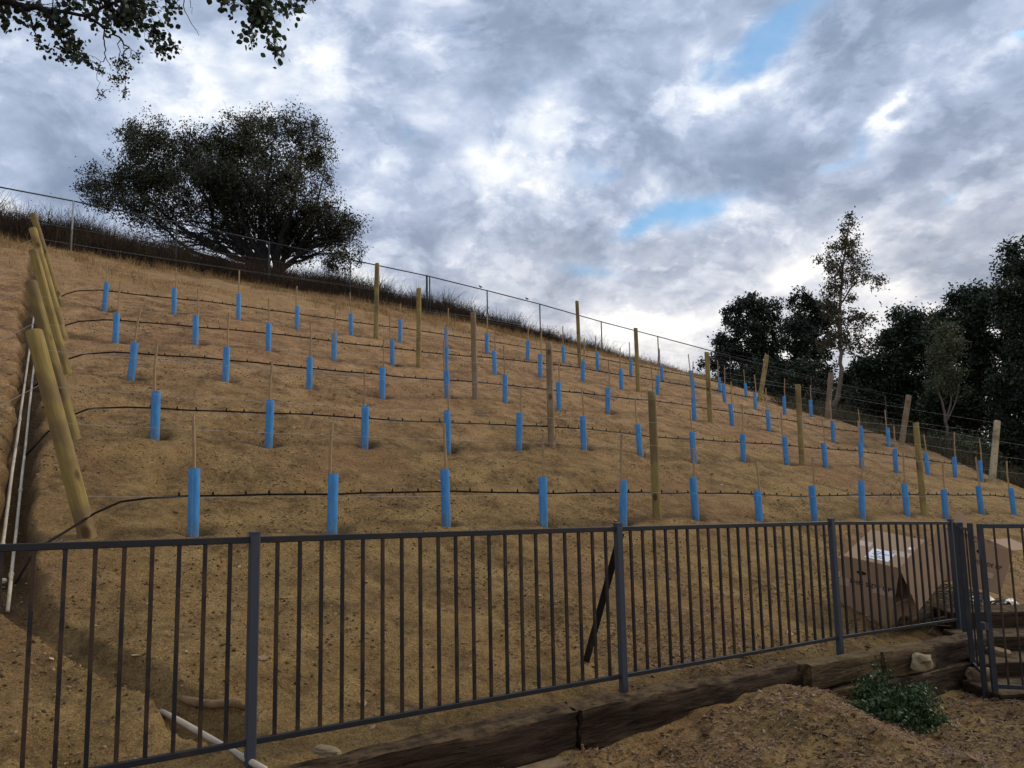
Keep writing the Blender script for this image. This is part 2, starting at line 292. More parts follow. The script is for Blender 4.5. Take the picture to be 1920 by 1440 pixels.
def mat_simple(name,col,rough=.7,spec=.3,var=.25,scale=8,bumpd=0,col2=None):
    mt,g,b=newmat(name,rough,spec);n=g.noise(oc(g),scale,5,.6)
    a=tuple(x*(1-var) for x in col);d=col2 or tuple(min(1,x*(1+var)) for x in col)
    g.l.new(g.ramp(n,[(.3,a),(.7,d)]),b.inputs['Base Color'])
    if bumpd: bump(g,b,n,.5,bumpd)
    return mt
def mat_leaf(name,cols,rough=.55,trans=.12,spec=.35):
    mt,g,b=newmat(name,rough,spec);r=island(g)
    c=g.ramp(r,[(i/(len(cols)-1),k) for i,k in enumerate(cols)]);n=g.noise(pos(g),.9,3,.5)
    c=g.mix(1.0,c,g.ramp(n,[(.3,(.62,.62,.62)),(.7,(1.35,1.35,1.35))]),'MULTIPLY')
    g.l.new(c,b.inputs['Base Color'])
    t=g.n.new('ShaderNodeBsdfTranslucent');g.l.new(c,t.inputs[0]);mx=g.n.new('ShaderNodeMixShader');mx.inputs[0].default_value=trans
    g.l.new(b.outputs[0],mx.inputs[1]);g.l.new(t.outputs[0],mx.inputs[2]);g.l.new(mx.outputs[0],g.n['Material Output'].inputs[0]);return mt
def mat_bark(name,a,d,scale=6):
    mt,g,b=newmat(name,.9,.15);P=pos(g);n=g.noise(g.vm('MULTIPLY',P,(3,3,.8)),scale,6,.65)
    g.l.new(g.ramp(n,[(.3,a),(.7,d)]),b.inputs['Base Color']);bump(g,b,n,.7,.03);return mt
def mat_post(name,a,d,dark=(.10,.055,.025)):
    mt,g,b=newmat(name,.75,.2);P=oc(g);rnd=g.n.new('ShaderNodeObjectInfo').outputs['Random'];off=g.vm('ADD',P,g.comb(rnd,g.m('MULTIPLY',rnd,7),g.m('MULTIPLY',rnd,31)))
    gr=g.noise(g.vm('MULTIPLY',off,(22,22,1.6)),1.6,6,.6,.6);c=g.ramp(gr,[(.28,a),(.72,d)])
    tn=g.noise(g.vm('MULTIPLY',off,(2,2,1.5)),1.5,3,.5);c=g.mix(g.m('MULTIPLY',g.mr(tn,.45,.62),.8),c,(.17,.115,.06))
    kv=g.vm('MULTIPLY',off,(1,1,.62));k=g.vor(kv,6.2);kc=g.sep(g.vor(kv,6.2,'Color'))[0];km=g.m('MULTIPLY',g.mr(k,.30,.12),g.mr(kc,.36,.46));c=g.mix(km,c,dark)
    ck=g.noise(g.vm('MULTIPLY',off,(60,60,.9)),1.0,3,.5);c=g.mix(g.m('MULTIPLY',g.mr(ck,.66,.72),.7),c,(.06,.035,.018))
    g.l.new(g.mix(1,c,g.ramp(rnd,[(0,(.82,.82,.8)),(1,(1.15,1.12,1.08))]),'MULTIPLY'),b.inputs['Base Color']);bump(g,b,g.m('SUBTRACT',gr,km),.5,.006);return mt
def mat_paint(name,base,rust,amt,rough=.45):
    mt,g,b=newmat(name,rough,.4);P=pos(g);n=g.noise(g.vm('MULTIPLY',P,(1,1,.5)),5,5,.65);m_=g.noise(P,60,4,.7)
    rnd=g.n.new('ShaderNodeObjectInfo').outputs['Random'];th=g.m('ADD',g.noise(g.vm('ADD',g.vm('MULTIPLY',P,(1,1,.7)),g.comb(g.m('MULTIPLY',rnd,40),0,0)),6,5,.7),g.m('MULTIPLY',g.m('SUBTRACT',rnd,.5),amt*.12))
    c=g.mix(g.mr(th,.60-amt*.25,.74-amt*.25),base,rust);c=g.mix(g.m('MULTIPLY',g.mr(m_,.64,.74),.35),c,(.16,.15,.13))
    g.l.new(c,b.inputs['Base Color']);g.l.new(g.mr(th,.5,.7,rough,.85),b.inputs['Roughness']);bump(g,b,m_,.25,.002);return mt
def mat_tube():
    mt,g,b=newmat('blue_plastic',.38,.45);P=oc(g);n=g.noise(g.vm('MULTIPLY',P,(1,1,.25)),22,5,.65);rnd=g.n.new('ShaderNodeObjectInfo').outputs['Random']
    c=g.mix(g.mr(n,.3,.75),(.055,.28,.62),(.10,.39,.77));z=g.sep(P)[2];d=g.m('MULTIPLY',g.mr(z,.26,.0),g.mr(g.noise(P,30,5,.75),.38,.62));c=g.mix(g.m('MULTIPLY',d,.8),c,(.2,.16,.1))
    px_,py_,_q=g.sep(P);an=g.m('ARCTAN2',py_,px_);an=g.m('ADD',an,g.m('MULTIPLY',rnd,2.5));stp=g.mr(g.m('ABSOLUTE',g.m('SINE',g.m('MULTIPLY',an,1.5))),.16,.04);c=g.mix(g.m('MULTIPLY',stp,.35),c,(.25,.55,.85));fd=g.mr(g.noise(g.vm('ADD',P,g.comb(rnd,rnd,rnd)),3,3,.5),.4,.75);c=g.mix(g.m('MULTIPLY',fd,.25),c,(.20,.42,.66));sp=g.noise(P,110,2,.5);c=g.mix(g.m('MULTIPLY',g.mr(sp,.70,.76),.45),c,(.35,.42,.45))  # pale seam stripes: a vertical highlight painted into the plastic colour
    c=g.mix(1,c,g.ramp(rnd,[(0,(.9,.93,.95)),(1,(1.08,1.05,1.03))]),'MULTIPLY')
    g.l.new(c,b.inputs['Base Color']);t=g.n.new('ShaderNodeBsdfTranslucent');g.l.new(c,t.inputs[0]);mx=g.n.new('ShaderNodeMixShader');mx.inputs[0].default_value=.3
    g.l.new(b.outputs[0],mx.inputs[1]);g.l.new(t.outputs[0],mx.inputs[2]);g.l.new(mx.outputs[0],g.n['Material Output'].inputs[0]);bump(g,b,n,.25,.01);return mt
def mat_tie(name,dk,lt):
    mt,g,b=newmat(name,.9,.15);P=oc(g);w=g.noise(g.vm('MULTIPLY',P,(1.3,14,14)),1.6,7,.7,.5);f=g.noise(g.vm('MULTIPLY',P,(4,60,60)),1.2,4,.6)
    c=g.ramp(w,[(.25,tuple(x*.35 for x in dk)),(.45,dk),(.62,lt),(.8,tuple(x*1.5 for x in lt))]);c=g.mix(g.m('MULTIPLY',g.mr(f,.60,.68),.8),c,(.012,.008,.005))
    nz=g.sep(g.n.new('ShaderNodeNewGeometry').outputs['Normal'])[2];du=g.m('MULTIPLY',g.mr(nz,.3,.9),g.mr(g.noise(pos(g),7,5,.7),.38,.6));c=g.mix(g.m('MULTIPLY',du,.55),c,(.18,.12,.055))
    g.l.new(c,b.inputs['Base Color']);bump(g,b,g.m('SUBTRACT',w,g.m('MULTIPLY',g.mr(f,.6,.68),.3)),1.0,.03);return mt
M={}
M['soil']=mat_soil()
M['post']=mat_post('treated_pine',(.20,.142,.045),(.36,.27,.092))
M['post_old']=mat_post('weathered_post',(.17,.115,.07),(.29,.21,.14))
M['post_pale']=mat_post('pale_post',(.42,.33,.19),(.55,.46,.29),(.14,.07,.04))
M['stake']=mat_simple('stake_wood',(.33,.22,.12),.8,.2,.3,6)
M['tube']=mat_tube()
M['poly']=mat_simple('black_poly_pipe',(.016,.011,.009),.75,.12,.4,20)
M['pvc']=mat_simple('dusty_white_pvc',(.43,.36,.27),.55,.35,.22,9,.001)
M['wire']=mat_simple('galvanized_wire',(.42,.40,.36),.45,.5,.15,5)
M['galv']=mat_simple('galvanized_steel',(.045,.047,.052),.8,.2,.25,6)
M['galvlight']=mat_simple('galvanized_steel_pale',(.30,.30,.30),.5,.5,.25,6)
M['picket']=mat_paint('black_picket_paint',(.012,.011,.013),(.052,.027,.012),.6)
M['rail']=mat_paint('black_rail_paint',(.011,.011,.013),(.035,.022,.015),.35,.6)
M['fpost']=mat_paint('grey_post_paint',(.044,.050,.063),(.05,.045,.04),.1)
M['gatep']=mat_paint('gate_paint',(.022,.026,.032),(.05,.04,.03),.4)
M['tie_dark']=mat_tie('old_tie_dark',(.030,.017,.010),(.068,.042,.023))
M['tie_light']=mat_tie('old_tie_light',(.065,.040,.019),(.15,.10,.045))
M['card']=mat_simple('cardboard',(.36,.235,.145),.85,.15,.08,4)
M['cardtop']=M['card']
M['tape']=mat_simple('packing_tape',(.50,.37,.27),.35,.4,.05,4)
M['white']=mat_simple('label_paper',(.8,.82,.86),.6,.3,.03,4)
M['ink']=mat_simple('black_ink',(.02,.015,.015),.7,.2,.1,4)
M['concrete']=mat_simple('rough_concrete',(.085,.07,.05),.9,.2,.35,6,.01)
M['stone']=mat_simple('tan_stone',(.24,.18,.10),.9,.2,.3,7,.02)
M['rebar']=mat_simple('rusty_steel',(.19,.09,.045),.85,.2,.3,20)
M['mortar']=mat_simple('edging_block',(.19,.13,.075),.95,.15,.3,16,.01)
M['oakleaf']=mat_leaf('oak_leaf',[(.014,.019,.008),(.028,.033,.013),(.05,.052,.022),(.085,.08,.04)])
M['darkleaf']=mat_leaf('dark_evergreen_leaf',[(.006,.011,.006),(.011,.019,.010),(.018,.027,.013),(.03,.038,.018)])
M['woodleaf']=mat_leaf('woodland_leaf',[(.008,.016,.007),(.014,.026,.011),(.022,.036,.014),(.036,.05,.02)])
M['rustleaf']=mat_leaf('mottled_leaf',[(.025,.030,.012),(.045,.045,.018),(.085,.055,.024),(.06,.07,.026)])
M['saple']=mat_leaf('sapling_leaf',[(.04,.05,.024),(.07,.08,.036),(.11,.105,.055)])
M['overleaf']=mat_leaf('round_leaf',[(.012,.022,.014),(.022,.036,.018),(.035,.055,.022),(.05,.075,.028)],.45,.25)
M['shrub']=mat_leaf('shrub_leaf',[(.016,.032,.010),(.028,.052,.015),(.045,.072,.022),(.065,.09,.035)],.5,.2)
M['bark']=mat_bark('dark_bark',(.012,.011,.012),(.035,.03,.03))
M['palebark']=mat_bark('pale_bark',(.085,.065,.05),(.20,.155,.12))
M['twig']=mat_leaf('dry_twig',[(.028,.018,.012),(.05,.032,.02),(.075,.048,.03),(.042,.036,.02)],.9,.05,.1)
M['straw']=mat_leaf('dry_grass_blade',[(.20,.12,.05),(.30,.19,.085),(.40,.27,.13),(.24,.15,.07)],.8,.2,.1)
M['chip']=mat_leaf('wood_chip',[(.07,.04,.024),(.13,.08,.05),(.20,.125,.08),(.30,.21,.14),(.11,.055,.03)],.9,.0,.1)
M['clod']=mat_leaf('soil_crumb',[(.05,.032,.016),(.11,.07,.032),(.19,.125,.06),(.27,.19,.10)],.95,0,.1)
M['feather']=mat_simple('dark_feather',(.03,.03,.035),.7,.2,.1,4)
# ---------------------------------------------------------------- ground
def axis(segs):
    o=[segs[0][0]]
    for a,b,st in segs: n=max(1,int(round((b-a)/st)));o+=list(a+(b-a)*(np.arange(1,n+1)/n))
    return np.array(o)
_ou=[-1500,-700,-350,-180,-100,-60,-38];_oi=[45,60,80,120,200,400,800,1500]
ua=np.r_[_ou,axis([(-26,-6,.5),(-6,-3,.15),(-3,-.8,.07),(-.8,1.6,.03),(1.6,10,.06),(10,26,.12),(26,40,.5)]),_oi]
va=np.r_[_ou,axis([(-26,-4,1),(-4,1.2,.2),(1.2,3.8,.05),(3.8,4.2,.02),(4.2,8,.04),(8,20,.08),(20,30,.2),(30,42,.5)]),_oi]
UU,VV=np.meshgrid(ua,va);ZZ=ground(UU,VV);XX,YY=W(UU,VV)
nu,nv=len(ua),len(va);co=np.stack([XX,YY,ZZ],-1).reshape(-1,3)
idx=np.arange(nu*nv).reshape(nv,nu);fq=np.stack([idx[:-1,:-1],idx[:-1,1:],idx[1:,1:],idx[1:,:-1]],-1).reshape(-1,4)
me=bpy.data.meshes.new('hillside_ground');me.vertices.add(len(co));me.vertices.foreach_set('co',co.astype(np.float32).ravel())
me.loops.add(fq.size);me.loops.foreach_set('vertex_index',fq.astype(np.int32).ravel())
me.polygons.add(len(fq));me.polygons.foreach_set('loop_start',np.arange(0,fq.size,4,dtype=np.int32));me.polygons.foreach_set('loop_total',np.full(len(fq),4,dtype=np.int32));me.update(calc_edges=True);me.shade_smooth()
_rr=np.random.RandomState(2);tr,_=trench(UU,VV);dug=np.clip(-tr/.12,0,1)*(VV>VT)*(.18+.82*sstep(6.1,7.0,VV))
for r,row in enumerate(TUBES):
    for tb in row: dug=np.maximum(dug,1.05*np.exp(-(((UU-tb[0]-.07)/.17)**2+((VV-ROWV[r]-.05)/.13)**2)**1.5)*(.6+.8*_rr.rand()))
vc=me.color_attributes.new('dug','FLOAT_COLOR','POINT');vc.data.foreach_set('color',np.repeat(dug.reshape(-1,1),4,1).astype(np.float32).ravel())
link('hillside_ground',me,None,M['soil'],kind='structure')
# ---------------------------------------------------------------- grow tubes with stakes
RN=['nearest row','second row up','middle row','fourth row up','topmost row']
ORD='first second third fourth fifth sixth seventh eighth ninth tenth eleventh twelfth thirteenth fourteenth fifteenth sixteenth'.split()
def tube_mesh(h,seed):
    rn=random.Random(seed);n=20;V=[];Fc=[];lv=[0,.12,.3,.5,.7,.88,1]
    for R_ in(.052,.0485):
        for l in lv:
            for k in range(n):
                a=2*math.pi*k/n;w=1+.03*math.sin(2*a+seed)+.012*math.sin(5*a+l*6+seed);V.append((R_*w*math.cos(a),R_*w*math.sin(a),-.04+(h+.04)*l+(.002*math.sin(3*a+seed) if l==1 else 0)))
    m=len(lv)
    for s_ in(0,1):
        for i in range(m-1):
            for k in range(n):
                q=[s_*m*n+i*n+k,s_*m*n+i*n+(k+1)%n,s_*m*n+(i+1)*n+(k+1)%n,s_*m*n+(i+1)*n+k];Fc.append(q if s_==0 else q[::-1])
    for k in range(n):Fc.append(((m-1)*n+k,(m-1)*n+(k+1)%n,m*n+(m-1)*n+(k+1)%n,m*n+(m-1)*n+k))
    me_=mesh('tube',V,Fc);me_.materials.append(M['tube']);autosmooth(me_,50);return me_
tubem={}
def stake_mesh(h,w):
    mb=MB();rn=random.Random(int(h*1000));pts=[(rn.uniform(-.003,.003)*i,rn.uniform(-.003,.003)*i,-.1+(h+.1)*i/4) for i in range(5)]
    mb.tube(pts,w,6);m_=mb.me('stake');m_.materials.append(M['stake']);return m_
stakes=[stake_mesh(h,w) for h,w in((1.10,.015),(1.16,.0155),(1.05,.0145),(1.2,.0165),(1.13,.015))]
rng=random.Random(3)
for r,row in enumerate(TUBES):
    for i,(u,z,h,_k) in enumerate(row):
        hk=round(h/.02)*.02
        if hk not in tubem: tubem[hk]=tube_mesh(hk,int(hk*100))
        x,y=W(u,ROWV[r]);gz=G(u,ROWV[r]);z0=z if _k else gz-(.10 if (r,i)==(0,6) else 0)
        if z0>gz+.02: z0=gz+.02
        extra='blue grow tube with wooden stake, %s from the left in the %s'%(ORD[i],RN[r])
        t=empty('grow_tube',(x,y,z0),label=extra,cat='grow tube',group='blue grow tubes along the vine rows')
        t.rotation_euler=(rng.gauss(0,.024),rng.gauss(0,.024),rng.uniform(0,6.28))
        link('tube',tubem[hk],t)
        s_=link('stake',stakes[rng.randrange(5)],t);a=rng.uniform(0,6.28);s_.location=(.03*math.cos(a),.03*math.sin(a),0);s_.rotation_euler=(rng.gauss(0,.012),rng.gauss(0,.012),0)
# ---------------------------------------------------------------- round wooden posts
def post_mesh(h,r0,seed,lean=0,name='post'):
    rn=np.random.RandomState(seed);n=18;L=14;V=[];Fc=[]
    for i in range(L+1):
        t=i/L;z=-.25+(h+.25)*t;rr=r0*(1.06-.10*t)
        for k in range(n):
            a=2*math.pi*k/n;w=rr*(1+.035*float(vnoise(math.cos(a)*1.6+seed,math.sin(a)*1.6+t*4,seed%9))+.015*float(vnoise(a*3,t*22,2)))
            V.append((w*math.cos(a),w*math.sin(a),z))
    for i in range(L):
        for k in range(n):Fc.append((i*n+k,i*n+(k+1)%n,(i+1)*n+(k+1)%n,(i+1)*n+k))
    b=len(V)
    for k in range(n):
        x,y,z=V[L*n+k];V.append((x*.88,y*.88,z+.008+.01*x/r0))
    for k in range(n):Fc.append((L*n+k,L*n+(k+1)%n,b+(k+1)%n,b+k))
    Fc.append(tuple(b+k for k in range(n)));m_=mesh(name,V,Fc);autosmooth(m_,55);return m_
def place_post(name,u,v,h,r0,top,mt,seed,label,group):
    x,y=W(u,v);z=G(u,v);m_=post_mesh(h,r0,seed);m_.materials.append(mt);o=link(name,m_,None,None,label=label,cat='wooden post',group=group);o.location=(x,y,z)
    if top is not None:
        tx,ty=W(top[0],top[1]);o.rotation_mode='QUATERNION';o.rotation_quaternion=Vector((tx-x,ty-y,top[2]-z)).to_track_quat('Z','Y')
    else: o.rotation_euler=(rng.gauss(0,.008),rng.gauss(0,.008),rng.uniform(0,6))
    return o
g1='upright wooden posts along the vine rows'
LINE=[[(7.03,1.70,.056),(13.59,1.68,.052)],[(7.04,1.71,.056),(13.48,1.69,.056)],[(7.01,1.69,.056),(13.47,1.70,.058)],[(6.98,1.78,.054),(13.46,1.72,.056)],[(6.98,1.95,.058),(13.44,1.95,.056)]]
for r in range(5):
    for k,(u,h,r0) in enumerate(LINE[r]):
        place_post('line_post',u,ROWV[r],h,r0,None,M['post_old'] if (r,k) in((2,0),(1,0)) else M['post'],r*10+k+1,'round upright wooden post, %s one standing in the %s'%(('left','right')[k],RN[r]),g1)
LEFT=[(.37,-.10,1.27,.5),(.31,-.19,2.25,.54),(.26,-.23,3.27,1.53),(.23,-.30,4.31,2.39),(.19,-.36,5.34,3.33)]
LR=[.069,.066,.064,.064,.062]
ENDL=[];ENDR=[]
for r,(u,ut,zt,_) in enumerate(LEFT):
    v=ROWV[r];z=G(u,v);x,y=W(u,v);tx,ty=W(ut,v);h=math.dist((x,y,z),(tx,ty,zt))
    place_post('end_post',u,v,h,LR[r],(ut,v,zt),M['post'],r+31,'thick round wooden post leaning left at the left end of the %s'%RN[r],'leaning end posts at the left')
    ENDL.append(((u,v,z),(ut,v,zt)))
RIGHT=[(21.6,22.2,None),(21.44,22.04,1.09),(21.55,22.16,2.03),(21.64,22.03,3.02),(21.44,22.0,3.98)]
for r,(u,ut,zt) in enumerate(RIGHT):
    v=ROWV[r];z=G(u,v);zt=z+1.55 if zt is None else max(zt,z+1.45);x,y=W(u,v);tx,ty=W(ut,v);h=math.dist((x,y,z),(tx,ty,zt))
    place_post('end_post',u,v,h,.082,(ut,v,zt),[M['post_pale'],M['post_pale'],M['post_old'],M['post_old'],M['post']][r],r+51,('pale scarred wooden post' if r<2 else 'round wooden post')+' leaning right at the right end of the %s'%RN[r],'leaning end posts at the right')
    ENDR.append(((u,v,z),(ut,v,zt)))
# ---------------------------------------------------------------- trellis wires, guy wires, drip hoses
def on(seg,f): return tuple(seg[0][i]+(seg[1][i]-seg[0][i])*f for i in range(3))
LV=['lowest','second lowest','second highest','highest']
HT=[.34,.97,1.28,1.6]
for r in range(5):
    pu=[ENDL[r][0][0]]+[LINE[r][k][0] for k in(0,1)]+[ENDR[r][0][0]]
    for j,hh in enumerate(HT):
        stops=[on(ENDL[r],hh/1.75)]+[(LINE[r][k][0],ROWV[r]-.06,G(LINE[r][k][0],ROWV[r])+hh) for k in(0,1)]+[on(ENDR[r],min(.97,hh/1.62))]
        pts=[]
        for a,b in zip(stops,stops[1:]):
            n=8
            for i in range(n+(b is stops[-1])):
                t=i/n;u_=a[0]+(b[0]-a[0])*t;v_=a[1]+(b[1]-a[1])*t;z_=a[2]+(b[2]-a[2])*t-.025*4*t*(1-t)
                X,Y=W(u_,v_);pts.append((X,Y,z_))
        MB().tube(pts,.0014 if r<2 else .0009,5,False).obj('trellis_wire',M['wire'],None,label='thin galvanized wire, %s of the four strung along the %s'%(LV[j],RN[r]),cat='wire',group='trellis wires along the vine rows')
    # guy wire
    a=on(ENDL[r],.74);b=(a[0]-1.9,a[1]-.25);bz=G(*b)-.05
    X0,Y0=W(a[0]-.06,a[1]);X1,Y1=W(*b);mb=MB();mb.tube([(X0,Y0,a[2]),(X0*.5+X1*.5,Y0*.5+Y1*.5,(a[2]+bz)/2-.01),(X1,Y1,bz)],.0028,5)
    mb.obj('guy_wire',M['wire'],None,label='pale guy wire slanting left from the leaning post of the %s'%RN[r],cat='wire',group='guy wires at the left end posts')
em=MB();em.tube([(0,0,-.004),(0,0,.022)],.011,6);em.tube([(0,0,.022),(0,0,.036)],.006,6);emm=em.me('emitter');emm.materials.append(M['poly'])
for r in range(5):
    v=ROWV[r]+.075;t=empty('drip_hose',(*W(.8,v),G(.8,v)),label='black drip hose with small emitters strung along the %s'%RN[r],cat='hose',group='drip hoses along the vine rows')
    pts=[];L0=Vector(t.location)
    tz=G(-.16,v-.5)
    if r==0: head=[(-.12,6.85,G(-.12,6.85)+.06),(.0,6.98,G(0,7.0)+.1),(.18,7.2,G(.2,7.2)+.13),(.42,7.44,G(.42,7.44)+.2),(.62,v,G(.62,v)+.27)]
    else: head=[(-.14,v-.25,G(-.14,v-.2)+.04),(.05,v-.1,G(.05,v-.1)+.08),(.25,v,G(.25,v)+.2),(.45,v,G(.45,v)+.29)]
    for a in head: X,Y=W(a[0],a[1]);pts.append(Vector((X,Y,a[2])))
    us=np.arange(.85,21.6,.35);zs=ground(us,np.full(len(us),v),False);zs=np.convolve(np.pad(zs,4,mode='edge'),np.ones(9)/9,'valid')
    for i,u in enumerate(us):
        X,Y=W(u,v+.012*math.sin(i*1.3+r));pts.append(Vector((X,Y,float(zs[i])+.335+.006*math.sin(i*.9+r*2)+.004*math.sin(i*2.3))))
    u_=21.6;X,Y=W(u_+.3,v);pts.append(Vector((X,Y,G(u_+.3,v)+.1)))
    mb=MB();mb.tube([p-L0 for p in pts],.0105 if r<2 else .0125,8);mb.obj('hose',M['poly'],t,True)
    full=pts[len(head):-1];acc=0;k=0
    d=[0]
    for a,b in zip(full,full[1:]):d.append(d[-1]+(b-a).length)
    s_=.25
    rr=random.Random(r)
    while s_<d[-1] and k<70:
        j=max(i for i in range(len(d)) if d[i]<=s_);j=min(j,len(full)-2);f=(s_-d[j])/(d[j+1]-d[j]);p_=full[j].lerp(full[j+1],f)
        o=link('emitter',emm,t);o.location=p_-L0+Vector((0,0,.008));s_+=rr.choice((.22,.3,.36,.3));k+=1
# ---------------------------------------------------------------- white pipes in the trench
def pipe(path,rad,label,joints=()):
    P3=[Vector((*W(a[0],a[1]),a[2] if a[2]<-1 else G(a[0],a[1])+a[2])) for a in path];t=empty('white_pipe',P3[0],label=label,cat='pipe');L0=P3[0]
    MB().tube([p-L0 for p in P3],rad,12).obj('pipe',M['pvc'],t,True)
    for j in joints:
        i=int(j);f=j-i;a=P3[i].lerp(P3[min(i+1,len(P3)-1)],f)-L0;dd=(P3[min(i+1,len(P3)-1)]-P3[i]).normalized();MB().tube([a-dd*.035,a-dd*.033,a+dd*.033,a+dd*.035],[rad*1.05,rad*1.38,rad*1.38,rad*1.05],12).obj('coupling',M['pvc'],t)
    return t
vv=[16.5,15,13,11.5,10,9,8,7.3]
pipe([(-.24,v,.05) for v in vv]+[(-.23,6.98,.05),(-.19,6.9,.07)],.0145,'dusty white pipe on the left side of the trench, ending in an elbow',(3.5,6.5,8.6))
pipe([(-.155,v,.05) for v in vv]+[(-.15,6.85,.07),(-.15,6.5,.03)],.0135,'dusty white pipe on the right side of the trench, running on under the rail',(2.4,5.3,7.6))
pipe([(.66,4.92,-1.355),(.74,4.72,-1.375),(.97,4.15,-1.455),(1.03,4.0,-1.475)],.0165,'short white pipe crossing under the bottom rail beside the grey post')
rp_=[(.74,4.97,.01),(.82,4.87,.03),(.92,4.79,.035),(1.02,4.69,.04),(1.13,4.60,.0)]
MB().tube([(*W(a,b),G(a,b)+c) for a,b,c in rp_],[.014,.026,.024,.028,.014],10).obj('exposed_root',mat_bark('tan_root',(.13,.075,.035),(.26,.165,.085)),None,True,label='thick tan root exposed in the dug bank above the short white pipe',cat='root')
# ---------------------------------------------------------------- black picket fence
FP=[(-1.62,4.05,-.243,-1.277),(.985,4.13,-.337,-1.367),(3.57,4.19,-.433,-1.463),(6.23,4.28,-.539,-1.569),(8.5,4.37,-.665,-1.695)]
fx,fy=W(3.57,4.19)
fence=empty('picket_fence',(fx,fy,-1.6),label='rusty black metal picket fence with grey posts running above the old timbers',cat='fence');FO=Vector((fx,fy,-1.6))
def fob(mb,name,mt,par=None,**k): 
    mb.V=[Vector(v)-FO for v in mb.V];return mb.obj(name,mt,par or fence,**k)
P5=[]
for i,(u,v,zt,zb) in enumerate(FP):
    X,Y=W(u,v);P5.append((Vector((X,Y,zt)),Vector((X,Y,zb))));gz=min(G(u,v),G(u,v-.08))-.15
    mb=MB();mb.bar((X,Y,gz),(X,Y,zt+.035),.052,.052,(-SU,CU,0),.006);fob(mb,'fence_post',M['fpost'])
    mb=MB();mb.bar((X,Y,zt+.0355),(X,Y,zt+.043),.058,.058,(-SU,CU,0),.01);fob(mb,'post_cap',M['fpost'])
NP=[20,20,21,15]
for i in range(4):
    (a,ab),(b,bb)=P5[i],P5[i+1];d=(b-a).normalized();e=.0265
    for p,q,nm,hh in((a,b,'top_rail',.034),(ab,bb,'bottom_rail',.030)):
        mb=MB();mb.bar(p+d*e,q-d*e,.026,hh,(0,0,1),.003);fob(mb,nm,M['rail'])
    n=NP[i];L_=(b-a).length;st=(L_)/(n+1)
    for k in range(n):
        f=(k+1)/(n+1);p=a.lerp(b,f);q=ab.lerp(bb,f)
        mb=MB();mb.bar((q.x,q.y,q.z+.0152),(p.x,p.y,p.z-.0172),.0195,.0195,(-SU,CU,0),.002);fob(mb,'picket',M['picket'])
# leaning dark bar behind the fence
mb=MB();gz=G(3.66,4.72);mb.bar((*W(3.645,4.245),-.47),(*W(3.66,4.76),gz-.05),.052,.012,(.12,1,0),.002)
mb.obj('flat_bar',mat_paint('dark_bar_paint',(.010,.009,.009),(.08,.045,.022),.15),None,label='flat dark metal bar leaning from the hillside against the fence post',cat='metal bar')
# ---------------------------------------------------------------- gate and return
gt=empty('metal_gate',(4.25,6.85,-2.1),label='dark metal gate of thin pickets at the right edge, in front of the steps',cat='gate');GO=Vector((4.25,6.85,-2.1))
gd=Vector((.95,-.27,0)).normalized();gu=Vector((-gd.y,gd.x,0))
def gob(mb,name,mt,par): mb.V=[Vector(v)-GO for v in mb.V];return mb.obj(name,mt,par)
A=Vector((4.25,6.85,0));B=A+gd*1.0
for p in(A,B):
    mb=MB();mb.bar((p.x,p.y,-2.05),(p.x,p.y,-.565),.045,.045,tuple(gu),.004);gob(mb,'stile',M['gatep'],gt)
for z,nm in((-.585,'top_rail'),(-1.99,'bottom_rail')):
    mb=MB();mb.bar(A+gd*.023+Vector((0,0,z)),B-gd*.023+Vector((0,0,z)),.028,.036,(0,0,1),.003);gob(mb,nm,M['gatep'],gt)
for k in range(8):
    p=A+gd*(1.0*(k+1)/9);mb=MB();mb.bar((p.x,p.y,-1.971),(p.x,p.y,-.604),.015,.015,tuple(gu),.002);gob(mb,'picket',M['picket'],gt)
mb=MB();mb.box((4.19,6.82,-1.5),(4.228,6.88,-1.44));mb.tube([(4.20,6.80,-.86),(4.20,6.80,-.72),(4.20,6.88,-.72)],.007,8);gob(mb,'latch',M['fpost'],gt)
gp_=empty('gate_side_panel',(4.46,7.5,-2.1),label='narrow dark metal side panel of heavy posts between the fence and the gate',cat='fence panel');GO=Vector((4.46,7.5,-2.1))
C=[(4.27,7.03),(4.46,7.5),(4.72,8.02)];up=(.86,-.5,0)
for (x,y),zt in zip(C,(-.57,-.60,-.64)):
    mb=MB();mb.bar((x,y,-2.2),(x,y,zt),.048,.048,up,.005);gob(mb,'fence_post',M['gatep'],gp_)
for (a,b) in zip(C,C[1:]):
    for z,nm in((-.63,'top_rail'),(-1.93,'bottom_rail')):
        av,bv=Vector((*a,z)),Vector((*b,z-.03));d=(bv-av).normalized();mb=MB();mb.bar(av+d*.03,bv-d*.03,.025,.03,(0,0,1));gob(mb,nm,M['gatep'],gp_)
    for k in range(1,2):
        p=Vector((*a,0)).lerp(Vector((*b,0)),.5);mb=MB();mb.bar((p.x,p.y,-1.93),(p.x,p.y,-.65),.015,.015,up);gob(mb,'picket',M['picket'],gp_)
